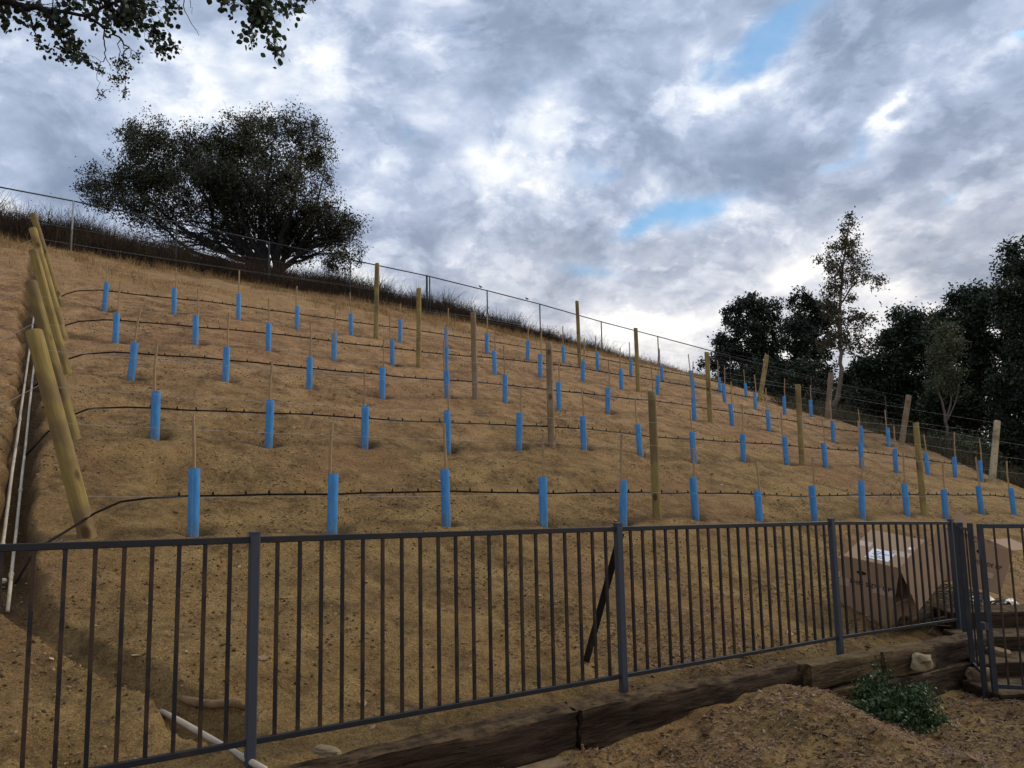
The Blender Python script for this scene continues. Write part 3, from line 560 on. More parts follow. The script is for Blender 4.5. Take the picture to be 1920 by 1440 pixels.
# ---------------------------------------------------------------- retaining timbers
def tie(u0,u1,v0,v1,zt0,zt1,h,seed,mt,label,rag=.012):
    n=max(8,int((u1-u0)/.04));a=Vector((*W(u0,(v0+v1)/2+0),0));X0,Y0=W(u0,v0);X1,Y1=W(u1,v1);d=Vector((X1-X0,Y1-Y0,zt1-zt0));L_=d.length;ex=d.normalized();ey=Vector((0,0,1)).cross(ex).normalized();ez=ex.cross(ey)
    wd=.19;pf=[]
    m=7
    for k in range(m):pf.append((0,-h+h*k/m))
    for k in range(m):pf.append((wd*k/m,0))
    for k in range(m):pf.append((wd,-h*k/m))
    for k in range(m):pf.append((wd-wd*k/m,-h))
    P=len(pf);V=[];Fc=[]
    for i in range(n+1):
        x=L_*i/n
        for k,(y,z) in enumerate(pf):
            cy,cz=y-wd/2,z+h/2;rr=1-.07*min(1,(abs(cy)/(wd/2))**8*(abs(cz)/(h/2))**8)
            nz=float(fbm(x*1.8+seed*7,k*.45,3,seed%5))*rag*1.6+float(vnoise(x*9,k*1.3+seed,3))*rag*.8
            gv=-rag*1.3*max(0,float(vnoise(x*.8+seed,k*1.9,4))-.25)
            s_=1+ (nz+gv)/(.1);V.append((x+(.02*float(vnoise(y*30,z*30,seed%7)) if i in(0,n) else 0),cy*rr*s_+wd/2,cz*rr*s_-h/2))
    for i in range(n):
        for k in range(P):Fc.append((i*P+k,i*P+(k+1)%P,(i+1)*P+(k+1)%P,(i+1)*P+k))
    Fc.append(tuple(range(P)));Fc.append(tuple(n*P+k for k in range(P))[::-1])
    m_=mesh('retaining_timber',V,Fc);autosmooth(m_,45);m_.materials.append(mt);m_.flip_normals()
    o=link('retaining_timber',m_,None,None,label=label,cat='timber',group='old timbers retaining the foot of the slope')
    o.matrix_world=Matrix(((ex.x,ey.x,ez.x,X0),(ex.y,ey.y,ez.y,Y0),(ex.z,ey.z,ez.z,zt0),(0,0,0,1)));return o
tie(-1.6,2.90,3.80,3.86,-1.42,-1.50,.25,1,M['tie_dark'],'long dark weathered timber running out of the bottom edge at the left',.007)
tie(2.93,5.22,3.84,3.94,-1.50,-1.585,.235,2,M['tie_dark'],'ragged dark timber tapering behind the mulch mound, with split grain',.013)
tie(5.24,6.25,3.86,3.90,-1.585,-1.635,.20,3,M['tie_light'],'short light brown timber end beside the grey fence post',.005)
tie(5.02,6.30,3.83,3.88,-1.80,-1.85,.20,4,M['tie_light'],'low light timber half buried at the edge of the mulch mound',.006)
tie(6.28,7.15,3.88,3.92,-1.64,-1.70,.22,5,M['tie_light'],'brown upper timber just behind the top of the green shrub',.006)
tie(7.17,8.35,3.92,4.0,-1.70,-1.78,.23,6,M['tie_dark'],'dark upper timber at the gate end of the wall',.008)
tie(6.33,8.3,3.86,3.93,-1.87,-1.99,.22,7,M['tie_dark'],'dark lower timber behind the green shrub',.008)
tie(8.0,9.2,4.62,4.8,-1.66,-1.70,.10,8,M['tie_light'],'thin weathered board lying behind the fence near the gate',.006)
# edging block, rebar, stones
def rock(name,loc,size,seed,mt,flat=1,**k):
    import bmesh
    bm=bmesh.new();bmesh.ops.create_icosphere(bm,subdivisions=3,radius=1)
    for v in bm.verts:
        c=v.co.copy();c=Vector([math.copysign(abs(a)**.62,a) for a in c]);n=float(fbm(c.x*1.4+seed,c.y*1.4+c.z*2,3,seed%6));v.co=Vector((c.x*size[0],c.y*size[1],c.z*size[2]))*(1+.22*n)
    m_=bpy.data.meshes.new(name);bm.to_mesh(m_);bm.free();autosmooth(m_,35);m_.materials.append(mt);o=link(name,m_,None,None,**k);o.location=loc;o.rotation_euler=(0,0,seed);return o
x,y=W(2.52,3.80);mb=MB();mm=Matrix.Translation((x,y,-1.745))@Matrix.Rotation(TH,4,'Z');mb.box((-.27,-.07,-.12),(.27,.05,.02),mm);o=mb.obj('edging_block',M['mortar'],None,label='tan concrete edging block under the long dark timber at the bottom edge',cat='block');mo=o.modifiers.new('b','BEVEL');mo.width=.012;mo.segments=3
MB().tube([(*W(2.86,3.76),-1.95),(*W(2.86,3.76),-1.66)],.008,8).obj('steel_pin',M['rebar'],None,label='rusty steel pin driven upright in front of the dark timber',cat='steel pin')
rock('stone',(*W(6.72,3.80),-1.76),(.12,.08,.07),4,M['stone'],label='rounded tan stone on the timber wall above the green shrub',cat='stone')
rock('stone',(*W(1.33,3.95),-1.43),(.085,.035,.02),9,M['stone'],label='flat pale stone lying on the long dark timber at the bottom left',cat='stone')
rock('stone',(4.42,7.35,-2.02),(.12,.07,.06),3,M['mortar'],label='pale flat stone on the ground just behind the gate',cat='stone')
rock('stone',(4.85,7.75,-1.92),(.16,.08,.05),5,M['mortar'],label='pale flat stone lying on a dark step behind the gate',cat='stone')
for k,(x,y,z,w,dd,h) in enumerate([(4.85,7.15,-2.06,1.5,.5,.2),(5.0,7.62,-1.93,1.4,.42,.2),(5.15,8.05,-1.79,1.4,.42,.2),(5.3,8.5,-1.63,1.4,.42,.2)]):
    mm=Matrix.Translation((x,y,z))@Matrix.Rotation(.12-.05*k,4,'Z');mb=MB();mb.box((-w/2+.15,-dd/2,-h),(w/2,dd/2,0),mm)
    o=mb.obj('garden_step',M['tie_dark'],None,label='dark rough step, %s behind the gate'%('lowest','second lowest','second highest','highest')[k],cat='step',group='steps behind the gate');mo=o.modifiers.new('b','BEVEL');mo.width=.025;mo.segments=2
# ---------------------------------------------------------------- cardboard boxes
def panel(O,a,b,th=.006):
    n=a.cross(b).normalized()*th;V=[O,O+a,O+a+b,O+b];V+= [v+n for v in V];return V,[(3,2,1,0),(4,5,6,7),(0,1,5,4),(1,2,6,5),(2,3,7,6),(3,0,4,7)]
def pmesh(name,parts,mt,par,off):
    V=[];F_=[]
    for v,f in parts: b=len(V);V+=[x-off for x in v];F_+=[tuple(b+i for i in q) for q in f]
    return link(name,mesh(name,V,F_),par,mt)
def textobj(txt,size,O,ax,ay,par,off,name='printed_text'):
    cu=bpy.data.curves.new('t','FONT');cu.body=txt;cu.size=size;cu.space_character=1.1;cu.offset=.0012;cu.extrude=.0002;to=bpy.data.objects.new('t',cu);COL.objects.link(to)
    bpy.context.view_layer.update();m_=bpy.data.meshes.new_from_object(to.evaluated_get(bpy.context.evaluated_depsgraph_get()));bpy.data.objects.remove(to);m_.materials.clear()
    ax=ax.normalized();az=ax.cross(ay).normalized();ay=az.cross(ax);Mx=Matrix(((ax.x,ay.x,az.x,O.x-off.x),(ax.y,ay.y,az.y,O.y-off.y),(ax.z,ay.z,az.z,O.z-off.z),(0,0,0,1)));m_.transform(Mx);return link(name,m_,par,M['ink'])
def ell(O,ax,ay,rx,ry,par,off,name,mt):
    ax=ax.normalized();az=ax.cross(ay).normalized();ay=az.cross(ax);V=[O-off+ax*rx*math.cos(t)+ay*ry*math.sin(t)+az*.0006 for t in [i*math.pi/12 for i in range(24)]];return link(name,mesh(name,V,[tuple(range(24))]),par,mt)
def quadp(O,a,b,off,name,mt,par):
    n=a.cross(b).normalized()*.0072;return link(name,mesh(name,[O+n-off,O+a+n-off,O+a+b+n-off,O+b+n-off],[(0,1,2,3)]),par,mt)
K=.965
FR=Vector((4.253,8.35,-1.158))*K;FL=Vector((3.795,8.70,-1.054))*K;TR=Vector((4.783,8.75,-.90))*K;BR=Vector((4.216,8.6,-1.867))*K
a=FR-FL;dn=BR-FR;bk=TR-FR;off=BR.copy()
bx=empty('cardboard_box',off,label='tilted cardboard box with a white shipping label on top, beside the gate',cat='cardboard box')
pmesh('carton',[panel(FL+dn,a,-dn),panel(FL,a,bk),panel(FL+dn,-dn,bk),panel(FL+bk+dn,-dn,a),panel(FL+dn,bk,a)],M['card'],bx,off)
pmesh('side_flap',[panel(FR,bk,(dn*.58+a*.42))],M['card'],bx,off)
pmesh('side_flap',[panel(FR+dn,-dn*.42,(bk*.45+a*.25))],M['card'],bx,off)
pmesh('side_flap',[panel(FL+dn*.05,dn*.22,(-a*.22+bk*.05))],M['card'],bx,off)
quadp(FL+a*.0+dn*.47,a*.17,-dn*.13,off,'tape',M['tape'],bx);quadp(FL+a*.60+dn*.47,a*.38,-dn*.10,off,'tape',M['tape'],bx)
quadp(FL+a*.02+bk*.42,a*.24,bk*.16,off,'tape',M['tape'],bx);quadp(FL+a*.66+bk*.33,a*.32,bk*.16,off,'tape',M['tape'],bx)
lb=quadp(FL+a*.33+bk*.10,a*.42,bk*.32,off,'shipping_label',M['white'],bx)
textobj('FROM\nTO 92064\n|||||||',.035,FL+a*.42+bk*.30+a.cross(bk).normalized()*.0015,a,bk,bx,off) if False else None
for j in range(5): quadp(FL+a*(.40+.05*(j%2))+bk*(.15+.045*j)+a.cross(bk).normalized()*.0008,a*(.22-.05*(j%3)),bk*.014,off,'print_line',M['ink'],bx)
quadp(FL+a*.86+bk*.60,a*.09,bk*.08,off,'shipping_label',M['white'],bx)
fn=a.cross(-dn).normalized()
textobj('THIS SIDE UP',.068,FL+a*.16+dn*.40+fn*.0065*0+a.normalized()*0+(-dn).cross(a).normalized()*-.001-fn*-.007,a,-dn,bx,off)
ell(FL+a*.36+dn*.20+fn*.007,a,-dn,.05,.022,bx,off,'hand_hole',M['ink'])
TL=Vector((5.30,8.95,-.87));rt=Vector((.64,.02,-.19));dn2=Vector((-.15,.1,-.52));b2=rt.cross(-dn2).normalized()*-.46;off2=TL+dn2
bx2=empty('cardboard_box',off2,label='open cardboard box with raised flaps, seen through the gate',cat='cardboard box')
pmesh('carton',[panel(TL+dn2,rt,-dn2),panel(TL+dn2,-dn2,b2),panel(TL+b2+dn2,-dn2,rt),panel(TL+dn2+rt,b2,-dn2),panel(TL+dn2,b2,rt)],M['card'],bx2,off2)
_a=TL+b2*.9+rt*.05;_b=TL+b2*.9+rt*.80;_c=(_a+_b)/2+Vector((.04,.06,.27));_n=Vector((0,-.007,.0))
link('top_flap',mesh('top_flap',[p-off2 for p in(_a,_b,_c,_a+_n,_b+_n,_c+_n)],[(0,2,1),(3,4,5),(0,1,4,3),(1,2,5,4),(2,0,3,5)]),bx2,M['card'])
pmesh('top_flap',[panel(TL+rt,b2,Vector((.22,-.05,.02)))],M['card'],bx2,off2)
fn2=rt.cross(-dn2).normalized()
textobj('THIS SIDE UP',.062,TL+rt*.30+dn2*.48+fn2*.0075,rt,-dn2,bx2,off2);ell(TL+rt*.44+dn2*.22+fn2*.007,rt,-dn2,.05,.024,bx2,off2,'hand_hole',M['ink'])
quadp(TL+rt*.62+dn2*.72+fn2*.0065,rt*.16,-dn2*.12,off2,'tape',M['tape'],bx2)
# ---------------------------------------------------------------- chain-link fence
CP=[(-11,24.2,None),(-8.2,24.1,None),(-5.4,24.05,None),(-2.6,24,None),(.45,24,8.0),(3.2,24,None),(6.0,24,None),(8.77,24,7.43),(11.71,24,7.23),(14.29,24,6.97),(16.76,24,6.7),(19.94,24,6.27),(23.1,23.9,5.87),(25.9,22.3,5.0),(28.4,20.0,3.85),(30.6,18.0,None)]
pz=[8.45,8.35,8.25,8.13,8.0,7.83,7.63,7.43,7.23,6.97,6.70,6.27,5.87,4.95,3.86,2.9]
pz=[z for z in pz];x,y=W(11.71,24);CO=Vector((x,y,5.7));cf=empty('chain_link_fence',CO,label='tall chain link fence with steel posts and top rail along the ridge',cat='fence')
TP=[];BP=[]
for (u,v,_),z in zip(CP,pz):
    X,Y=W(u,v);gz=G(u,v)-.1;TP.append(Vector((X,Y,z)));BP.append(Vector((X,Y,max(gz+.12,z-1.6))))
    big=abs(u-11.71)<.1;MB().tube([Vector((X,Y,gz))-CO,Vector((X,Y,z+.02))-CO],.036 if big else .024,8).obj('fence_post',M['galvlight'] if abs(u-.45)<.1 else M['galv'],cf,True)
    if big: MB().tube([Vector((X+.10,Y+.04,gz))-CO,Vector((X+.10,Y+.04,z))-CO],.024,8).obj('fence_post',M['galv'],cf,True)
for a,b in zip(TP,TP[1:]): MB().tube([a-CO,b-CO],.021,8).obj('top_rail',M['galv'],cf,True)
mb=MB();cum=[0]
for a,b in zip(TP,TP[1:]):cum.append(cum[-1]+(Vector((b.x-a.x,b.y-a.y))).length)
TX=[t.x for t in TP];TY=[t.y for t in TP];TZ=[t.z for t in TP];BZ=[t.z for t in BP]
def cfp(s,f):
    return Vector((float(np.interp(s,cum,TX)),float(np.interp(s,cum,TY)),float(np.interp(s,cum,TZ))*f+float(np.interp(s,cum,BZ))*(1-f)))-CO
s_=1.0;st=.085;H_=1.5
while s_<cum[-1]:
    for dr in(-1,1):
        e=s_+dr*H_
        if 0<e<cum[-1]: mb.tube([cfp(s_,0.02),cfp((s_+e)/2,.5),cfp(e,1)],.0011,3,False)
    s_+=st
mb.obj('mesh_fabric',M['galv'],cf)
for (u,lab) in((14.0,'small dark bird perched on the ridge fence rail, the left of the two'),(16.15,'small dark bird perched on the ridge fence rail, the right of the two')):
    X,Y=W(u,24);z=float(np.interp(u,[c[0] for c in CP],pz))+.02
    mb=MB();mb.tube([(0,-.09,.035),(0,-.06,.05),(0,-.02,.06),(0,.02,.075),(0,.045,.085)],[.008,.012,.03,.033,.02],8);mb.tube([(0,.03,.085),(0,.05,.11),(0,.065,.118),(0,.085,.117)],[.018,.022,.018,.003],8);mb.tube([(-.01,0,.04),(-.01,0,-.0)],.003,4);mb.tube([(.01,0,.04),(.01,0,0)],.003,4)
    o=mb.obj('small_bird',M['feather'],None,True,label=lab,cat='bird',group='birds on the ridge fence');o.location=(X,Y,z);o.rotation_euler=(0,0,1.2)
# ---------------------------------------------------------------- vegetation helpers
def leafquads(C,size,rs,aspect=.55,up=0.0,droop=0):
    n=len(C);a=rs.normal(size=(n,3));a/=np.linalg.norm(a,axis=1,keepdims=True)+1e-9
    if up: a[:,2]+=up;a/=np.linalg.norm(a,axis=1,keepdims=True)
    if droop: a[:,2]=-abs(a[:,2])-droop;a/=np.linalg.norm(a,axis=1,keepdims=True)
    b=np.cross(a,rs.normal(size=(n,3)));b/=np.linalg.norm(b,axis=1,keepdims=True)+1e-9
    s=(size*(.6+.8*rs.rand(n)))[:,None] if np.isscalar(size) else size[:,None]
    P=np.stack([C,C+a*s*.5+b*s*aspect*.5,C+a*s,C+a*s*.5-b*s*aspect*.5],1);return P.reshape(-1,3)
def round_leaves(C,size,rs,k=7):
    n=len(C);a=rs.normal(size=(n,3));a[:,2]-=.9;a/=np.linalg.norm(a,axis=1,keepdims=True);b=np.cross(a,rs.normal(size=(n,3)));b/=np.linalg.norm(b,axis=1,keepdims=True)
    V=[];n_=np.cross(a,b)
    prof=[(0,0),(.18,.34),(.45,.50),(.75,.38),(1.0,0),(.75,-.38),(.45,-.5),(.18,-.34)]
    s=size[:,None]
    for x,y in prof: V.append(C+a*s*x+b*s*y*.85+n_*s*(.08*abs(y)*2))
    V=np.stack(V,1).reshape(-1,3);m=len(prof);me=bpy.data.meshes.new('leaves');me.vertices.add(m*n);me.vertices.foreach_set('co',V.astype(np.float32).ravel());me.loops.add(m*n);me.loops.foreach_set('vertex_index',np.arange(m*n,dtype=np.int32))
    me.polygons.add(n);me.polygons.foreach_set('loop_start',np.arange(0,m*n,m,dtype=np.int32));me.polygons.foreach_set('loop_total',np.full(n,m,dtype=np.int32));me.update(calc_edges=True);return me
def build_tree(name,T,label,cat,leafm,barkm,nb,nl,lsize,seed,group=None,sig=.28,root=True,shell=.55,aspect=.55,twr=.012,ground_z=None,bare=0):
    rs=np.random.RandomState(seed);bx,by,bz=T['base'];dz=0
    if ground_z is None:
        u,v=UV(bx,by);ground_z=G(u,v)
    e=empty(name,(bx,by,ground_z),label=label,cat=cat,group=group);OZ=bz-ground_z
    mb=MB();nodes=[];nrad=[]
    for li,l in enumerate(T['limbs']):
        pts=[Vector(p[:3])+Vector((0,0,OZ)) for p in l];rad=[p[3] for p in l]
        if root and pts[0].z>-.1 and (pts[0].z<1.2 or li==0):
            pts=[Vector((pts[0].x*.6,pts[0].y*.6,-.3))]+pts;rad=[rad[0]*1.25]+rad
        P=[];R_=[]
        for i in range(len(pts)-1):
            for k in range(5):
                t=k/5;p0=pts[max(i-1,0)];p1=pts[i];p2=pts[i+1];p3=pts[min(i+2,len(pts)-1)]
                q=.5*((2*p1)+(p2-p0)*t+(2*p0-5*p1+4*p2-p3)*t*t+(3*p1-p0-3*p2+p3)*t**3);P.append(q+Vector(rs.normal(size=3)*.25*rad[i]));R_.append(rad[i]*(1-t)+rad[i+1]*t)
        P.append(pts[-1]);R_.append(rad[-1]);mb.tube(P,R_,8)
        for p,r_ in zip(P,R_):
            if p.z>.3: nodes.append(tuple(p));nrad.append(r_)
    tot=sum(b[3]*b[5] for b in T['blobs']);C=[];nodes=list(nodes)
    for b in T['blobs']:
        cx,cy,cz,rx,ry,rz=b;cz+=OZ;w=b[3]*b[5]/tot;n=max(4,int(nb*w));D=rs.normal(size=(n,3));D/=np.linalg.norm(D,axis=1,keepdims=True);D*=(shell+(1-shell)*rs.rand(n,1))
        tg=np.array([cx,cy,cz])+D*np.array([rx,ry,rz])
        order=np.argsort(np.linalg.norm(tg-np.array([0,0,OZ]),axis=1));per=max(6,int(nl*w/n))
        for j in order:
            t=tg[j];N=np.array(nodes);d=np.linalg.norm(N-t,axis=1)+.5*np.maximum(0,N[:,2]-t[2]);k=int(np.argmin(d));s=Vector(nodes[k]);e_=Vector(t);L_=(e_-s).length
            r0=min(nrad[k]*.6,max(.02*twr/.012,.012*L_*twr/.012+.008));P=[];R_=[];mid=(s+e_)/2+Vector(rs.normal(size=3)*L_*.12)+Vector((0,0,.08*L_));m=max(3,min(7,int(L_/.35)))
            for i in range(m+1):
                tt=i/m;q=s*(1-tt)**2+mid*2*tt*(1-tt)+e_*tt*tt;P.append(q+Vector(rs.normal(size=3)*.02*L_*(0<i<m)));R_.append(r0*(1-tt)+twr*.35*tt)
            mb.tube(P,R_,5 if r0>.02 else 3,False)
            for i in range(1,m+1): nodes.append(tuple(P[i]));nrad.append(R_[i])
            f=rs.rand(per,1)**.6;base=np.array(P[-2])*(1-f)+np.array(P[-1])*f;C.append(base+rs.normal(size=(per,3))*sig*(.35+.65*rs.rand()))
            # a few bare side twigs
            if rs.rand()<.5:
                q=Vector(P[-1]);q2=q+Vector(rs.normal(size=3)*sig*1.1)+Vector((0,0,.1));mb.tube([P[-2],q2],[twr*.5,twr*.2],3,False)
    for j in range(bare):      # thin leafless inner boughs fanning out from the low limbs
        a=rs.uniform(-1.25,1.15);L_=rs.uniform(2.6,5.4 if a<0 else 3.6);t=np.array([math.sin(a)*L_*1.15,rs.normal()*1.0,OZ+.35+math.cos(a)*L_*rs.uniform(.35,.75)+.3]);N=np.array(nodes);d=np.linalg.norm(N-np.array([t[0]*.25,0,OZ+.7]),axis=1);k=int(np.argsort(d)[rs.randint(0,12)]);s=Vector(nodes[k]);e_=Vector(t);mid=s.lerp(e_,.5)+Vector((0,0,.25))+Vector(rs.normal(size=3)*.25);P=[s*(1-f)**2+mid*2*f*(1-f)+e_*f*f+Vector(rs.normal(size=3)*.05*(0<f<1)) for f in np.linspace(0,1,9)];R_=[.045*(1-f)+.008 for f in np.linspace(0,1,9)];mb.tube(P,R_,5,False)
        for q in range(2,9):
            for _ in range(2):
                e2=P[q]+Vector(rs.normal(size=3)*.32)+Vector(((e_-s).normalized())*.35);mb.tube([P[q],P[q].lerp(e2,.5)+Vector(rs.normal(size=3)*.04),e2],[.012,.009,.004],3,False)
                C.append(np.array(e2)+rs.normal(size=(7,3))*.12)
    mb.obj('trunk',barkm,e,True);C=np.concatenate(C);V=leafquads(C,lsize,rs,aspect);link('crown',quads('crown',V,len(C)),e,leafm);return e
OAK=dict(base=(-9.24,28.00,7.95),
 blobs=[(-5.79,-1,3.25,1.26,1.13,0.91),(-7.69,0.5,3.74,0.53,0.47,0.53),(-7.05,0,3.02,0.61,0.55,0.37),(-5.92,1,5.32,1.22,1.1,1.01),(-4.12,-1,4.99,1.52,1.37,0.85),(-5.58,0,5.76,0.61,0.55,0.51),(-4.2,1.5,5.27,1.22,1.1,1.12),(-2.48,0,5.29,1.52,1.37,0.77),(-5.04,1,4.16,1.62,1.46,0.91),(-5.03,-1,2.29,1.42,1.28,0.61),(-4.77,1,2.56,1.22,1.1,0.45),(-1.81,-1.5,3.28,1.62,1.46,1.12),(-0.76,0,4.76,1.83,1.64,1.26),(-0.71,1,6.48,1.26,1.13,0.65),(1.22,-1,5.18,1.26,1.13,0.85),(1.57,0,4.49,1.01,0.95,1.06),(0.99,-1.5,3.01,1.83,1.64,1.22),(-1.08,1,3.39,1.83,1.64,1.01),(1.6,0,2.29,1.34,1.21,1.12),(2.1,1,1.75,1.12,1.0,0.91),(2.77,0,0.54,0.77,0.69,0.57),(0.09,1.5,2.18,1.22,1.1,0.91),(-1.98,0,2.59,1.01,0.91,0.61),(2.97,0,1.83,0.45,0.51,0.57),(-1.82,0,4.56,1.22,1.1,1.12),(-2.0,0,3.46,1.83,1.64,1.01),(-3.69,0.5,3.03,1.42,1.28,0.57),(-1.71,1,2.16,1.12,1.0,0.61),(0.95,0.5,0.95,1.01,0.91,0.51),(2.35,0,0.12,0.65,0.58,0.28),(-4.97,0,3.75,1.22,1.1,1.22),(-1.21,0,5.66,1.01,0.91,0.81)],
 limbs=[[(-0.15,0,-0.04,0.187),(-0.37,0,0.82,0.14),(-0.61,0.2,1.98,0.104),(-0.42,0.3,3.55,0.0676),(-0.13,0,4.97,0.0312)],[(-0.25,0,0.01,0.156),(-0.78,-0.3,0.57,0.114),(-1.34,-0.5,1.32,0.0884),(-1.76,-0.8,2.29,0.0624),(-2.33,-1,3.5,0.0416),(-3.26,-0.6,4.77,0.0208)],[(-0.35,0,0.05,0.146),(-1.88,0.4,0.8,0.104),(-3.2,0.7,1.63,0.0832),(-4.23,0.8,2.26,0.0624),(-5.02,0.6,2.99,0.0468),(-5.97,0.3,3.67,0.026)],[(-1.88,0.4,0.8,0.0936),(-2.46,0.2,1.58,0.0676),(-2.44,0,2.38,0.052),(-2.97,0.3,3.38,0.0364),(-4.13,0.4,4.79,0.0156)],[(-0.32,0.2,0.06,0.114),(-2.32,1,0.68,0.078),(-3.95,1.2,1.38,0.0624),(-4.75,1,2.11,0.052),(-5.54,0.8,2.73,0.0312),(-6.86,0.4,3.24,0.0156)],[(0.06,0,-0.0,0.156),(0.41,-0.5,0.86,0.114),(0.87,-0.7,2.06,0.078),(1.09,-0.5,3.63,0.052),(1.2,-0.2,5.07,0.026)],[(0.1,0.2,0.05,0.135),(0.52,0.5,0.96,0.0936),(1.17,0.8,2.15,0.0624),(1.67,0.5,3.36,0.0364),(1.92,0.3,4.39,0.0156)],[(0.27,0,-0.05,0.104),(1.05,-0.2,0.52,0.0728),(1.93,-0.4,0.91,0.052),(2.73,-0.3,1.09,0.026),(3.18,0,1.07,0.0104)],[(0.21,0.2,-0.03,0.078),(0.79,0.7,0.57,0.052),(1.78,1,0.97,0.0312),(2.64,1,0.62,0.0156)],[(-0.05,-0.3,-0.08,0.104),(-0.54,-1,0.93,0.078),(-0.82,-1.4,1.84,0.052),(-1.12,-1.2,3.18,0.0312)],[(-0.07,0.4,0.11,0.104),(-0.4,1,1.8,0.0728),(-0.12,1.4,3.29,0.0468),(-0.3,1.2,5.06,0.026)]])
TALLT=dict(base=(12.86,29.50,2.11),
 blobs=[(1.37,0,8.03,0.3,0.27,0.21),(1.26,0.3,7.75,0.47,0.42,0.34),(0.97,-0.3,6.88,0.77,0.69,0.47),(0.85,0.3,6.91,0.47,0.42,0.3),(1.34,0,6.4,0.56,0.5,0.56),(0.67,0.4,6.08,0.64,0.58,0.47),(0.08,0,6.27,0.3,0.27,0.26),(0.96,-0.5,5.59,0.77,0.69,0.56),(0.6,0,5.29,0.6,0.54,0.43),(2.03,0.3,5.56,0.6,0.54,0.26),(2.29,0,5.14,0.34,0.31,0.26),(0.49,0.4,4.99,0.56,0.5,0.38),(1.16,0,4.61,0.38,0.35,0.26),(-0.04,-0.4,3.99,0.64,0.58,0.56),(1.01,0.3,3.68,0.73,0.65,0.64),(1.53,0,3.71,0.6,0.54,0.38),(0.38,0,2.86,0.86,0.77,0.56),(1.26,0.5,2.93,0.64,0.58,0.51),(1.66,0,2.61,0.38,0.35,0.34)],
 limbs=[[(-0.01,0,-0.09,0.115),(0.22,0,0.68,0.101),(0.47,0,1.76,0.0792),(0.49,0,2.85,0.072),(0.6,0,4.18,0.0612),(0.73,0,5.29,0.0504),(0.96,0,6.63,0.0324),(1.28,0,7.99,0.0108)],[(0.66,0,4.4,0.04),(1.3,0.2,5.22,0.03),(2.14,0.3,5.52,0.015)],[(0.77,0,5.51,0.04),(0.34,-0.2,6.02,0.025),(0.06,-0.2,6.25,0.01)],[(0.59,0,3.73,0.04),(1.42,0.2,3.98,0.02),(1.84,0.2,3.75,0.01)],[(0.88,0,6.18,0.03),(1.47,0.1,6.65,0.015)],[(0.54,0,3.29,0.04),(0.18,0.1,3.99,0.02)]])
T1=dict(base=(14.87,44.00,4.26),
 blobs=[(-0.52,0,4.9,1.43,1.29,0.96),(0.83,1,5.6,0.96,0.86,0.7),(-1.09,-1,3.09,1.75,1.58,1.43),(1.05,1,3.74,1.43,1.43,1.59),(-1.92,0,2.96,0.89,0.8,0.77),(-1.35,0,1.64,1.75,1.58,1.12),(0.93,1,1.74,1.43,1.29,1.12),(-2.78,0,1.93,0.7,0.63,0.38),(-0.3,0,5.89,0.57,0.52,0.38)],
 limbs=[[(-0.04,0,-0.64,0.3),(0.1,0,1.61,0.22),(0.07,0,3.9,0.12),(-0.32,0,5.56,0.04)]])
T2=dict(base=(16.10,40.00,3.23),
 blobs=[(-0.05,0,5.78,0.64,0.57,0.52),(0.75,1,5.23,0.93,0.83,0.87),(-0.58,-1,3.66,0.99,1.04,1.16),(1.1,1,3.69,1.04,1.17,1.3),(0.14,0,2.05,1.16,1.04,1.01),(1.23,0,5.15,0.58,0.78,0.87),(-0.73,0,4.45,0.41,0.37,0.41),(0.37,0,1.16,1.16,1.04,0.72),(-0.81,0.5,1.19,1.16,1.04,0.81),(-1.01,0,0.17,1.16,1.04,0.81)],
 limbs=[[(-0.03,0,-0.44,0.28),(0.05,0,2.05,0.2),(0.17,0,4.73,0.08)]])
T3=dict(base=(18.97,36.00,1.77),
 blobs=[(0.7,0,5.29,0.91,0.82,0.57),(0.86,1,4.11,1.3,1.17,1.17),(1.12,-1,4.29,1.17,1.06,1.04),(-0.57,0,2.64,1.3,1.17,1.17),(0.98,0,2.34,1.57,1.41,1.57),(-0.44,0,4.24,0.52,0.47,0.37),(1.35,0,5.14,0.65,0.59,0.47),(0.09,0,1.04,1.83,1.64,1.04),(-1.0,1,2.78,0.91,0.82,0.78),(-1.72,0,1.34,1.04,0.94,0.78),(-1.69,0.5,2.14,1.1,0.99,0.94),(-1.81,1,1.04,1.2,1.08,0.78)],
 limbs=[[(-0.06,0,-0.78,0.3),(0.26,0,1.57,0.2),(0.61,0,4.21,0.08)]])
T4=dict(base=(19.16,31.00,0.57),
 blobs=[(0.81,0,6.26,1.24,1.11,0.58),(-0.07,0,6.63,0.31,0.28,0.22),(0.65,1,5.41,1.35,1.21,1.12),(0.76,-1,5.24,1.35,1.21,1.35),(-0.12,0,3.62,1.35,1.21,1.35),(1.45,0,3.36,1.57,1.42,1.35),(-0.48,0,4.54,0.9,0.81,0.67),(0.84,0,1.78,1.8,1.62,1.12),(-0.73,0,1.81,1.12,1.01,1.12)],
 limbs=[[(-0.04,0,-0.44,0.3),(0.32,0,2.24,0.22),(0.69,0,4.98,0.1)]])
T5=dict(base=(18.79,27.00,0.07),
 blobs=[(0.3,0,7.79,0.51,0.46,0.43),(0.28,0.5,7.32,0.55,0.49,0.43),(0.1,-0.5,6.23,0.98,0.88,0.98),(0.59,0,4.73,1.37,1.23,1.37),(0.18,0,2.74,1.57,1.41,1.37),(1.14,0,7.16,0.98,0.88,0.78),(0.7,0,1.15,1.76,1.58,1.17),(-0.38,0,5.96,0.43,0.39,0.43),(2.0,0,4.09,1.57,2.11,2.35)],
 limbs=[[(0.02,0,-0.77,0.35),(0.32,0,3.13,0.25),(0.4,0,6.76,0.1)]])
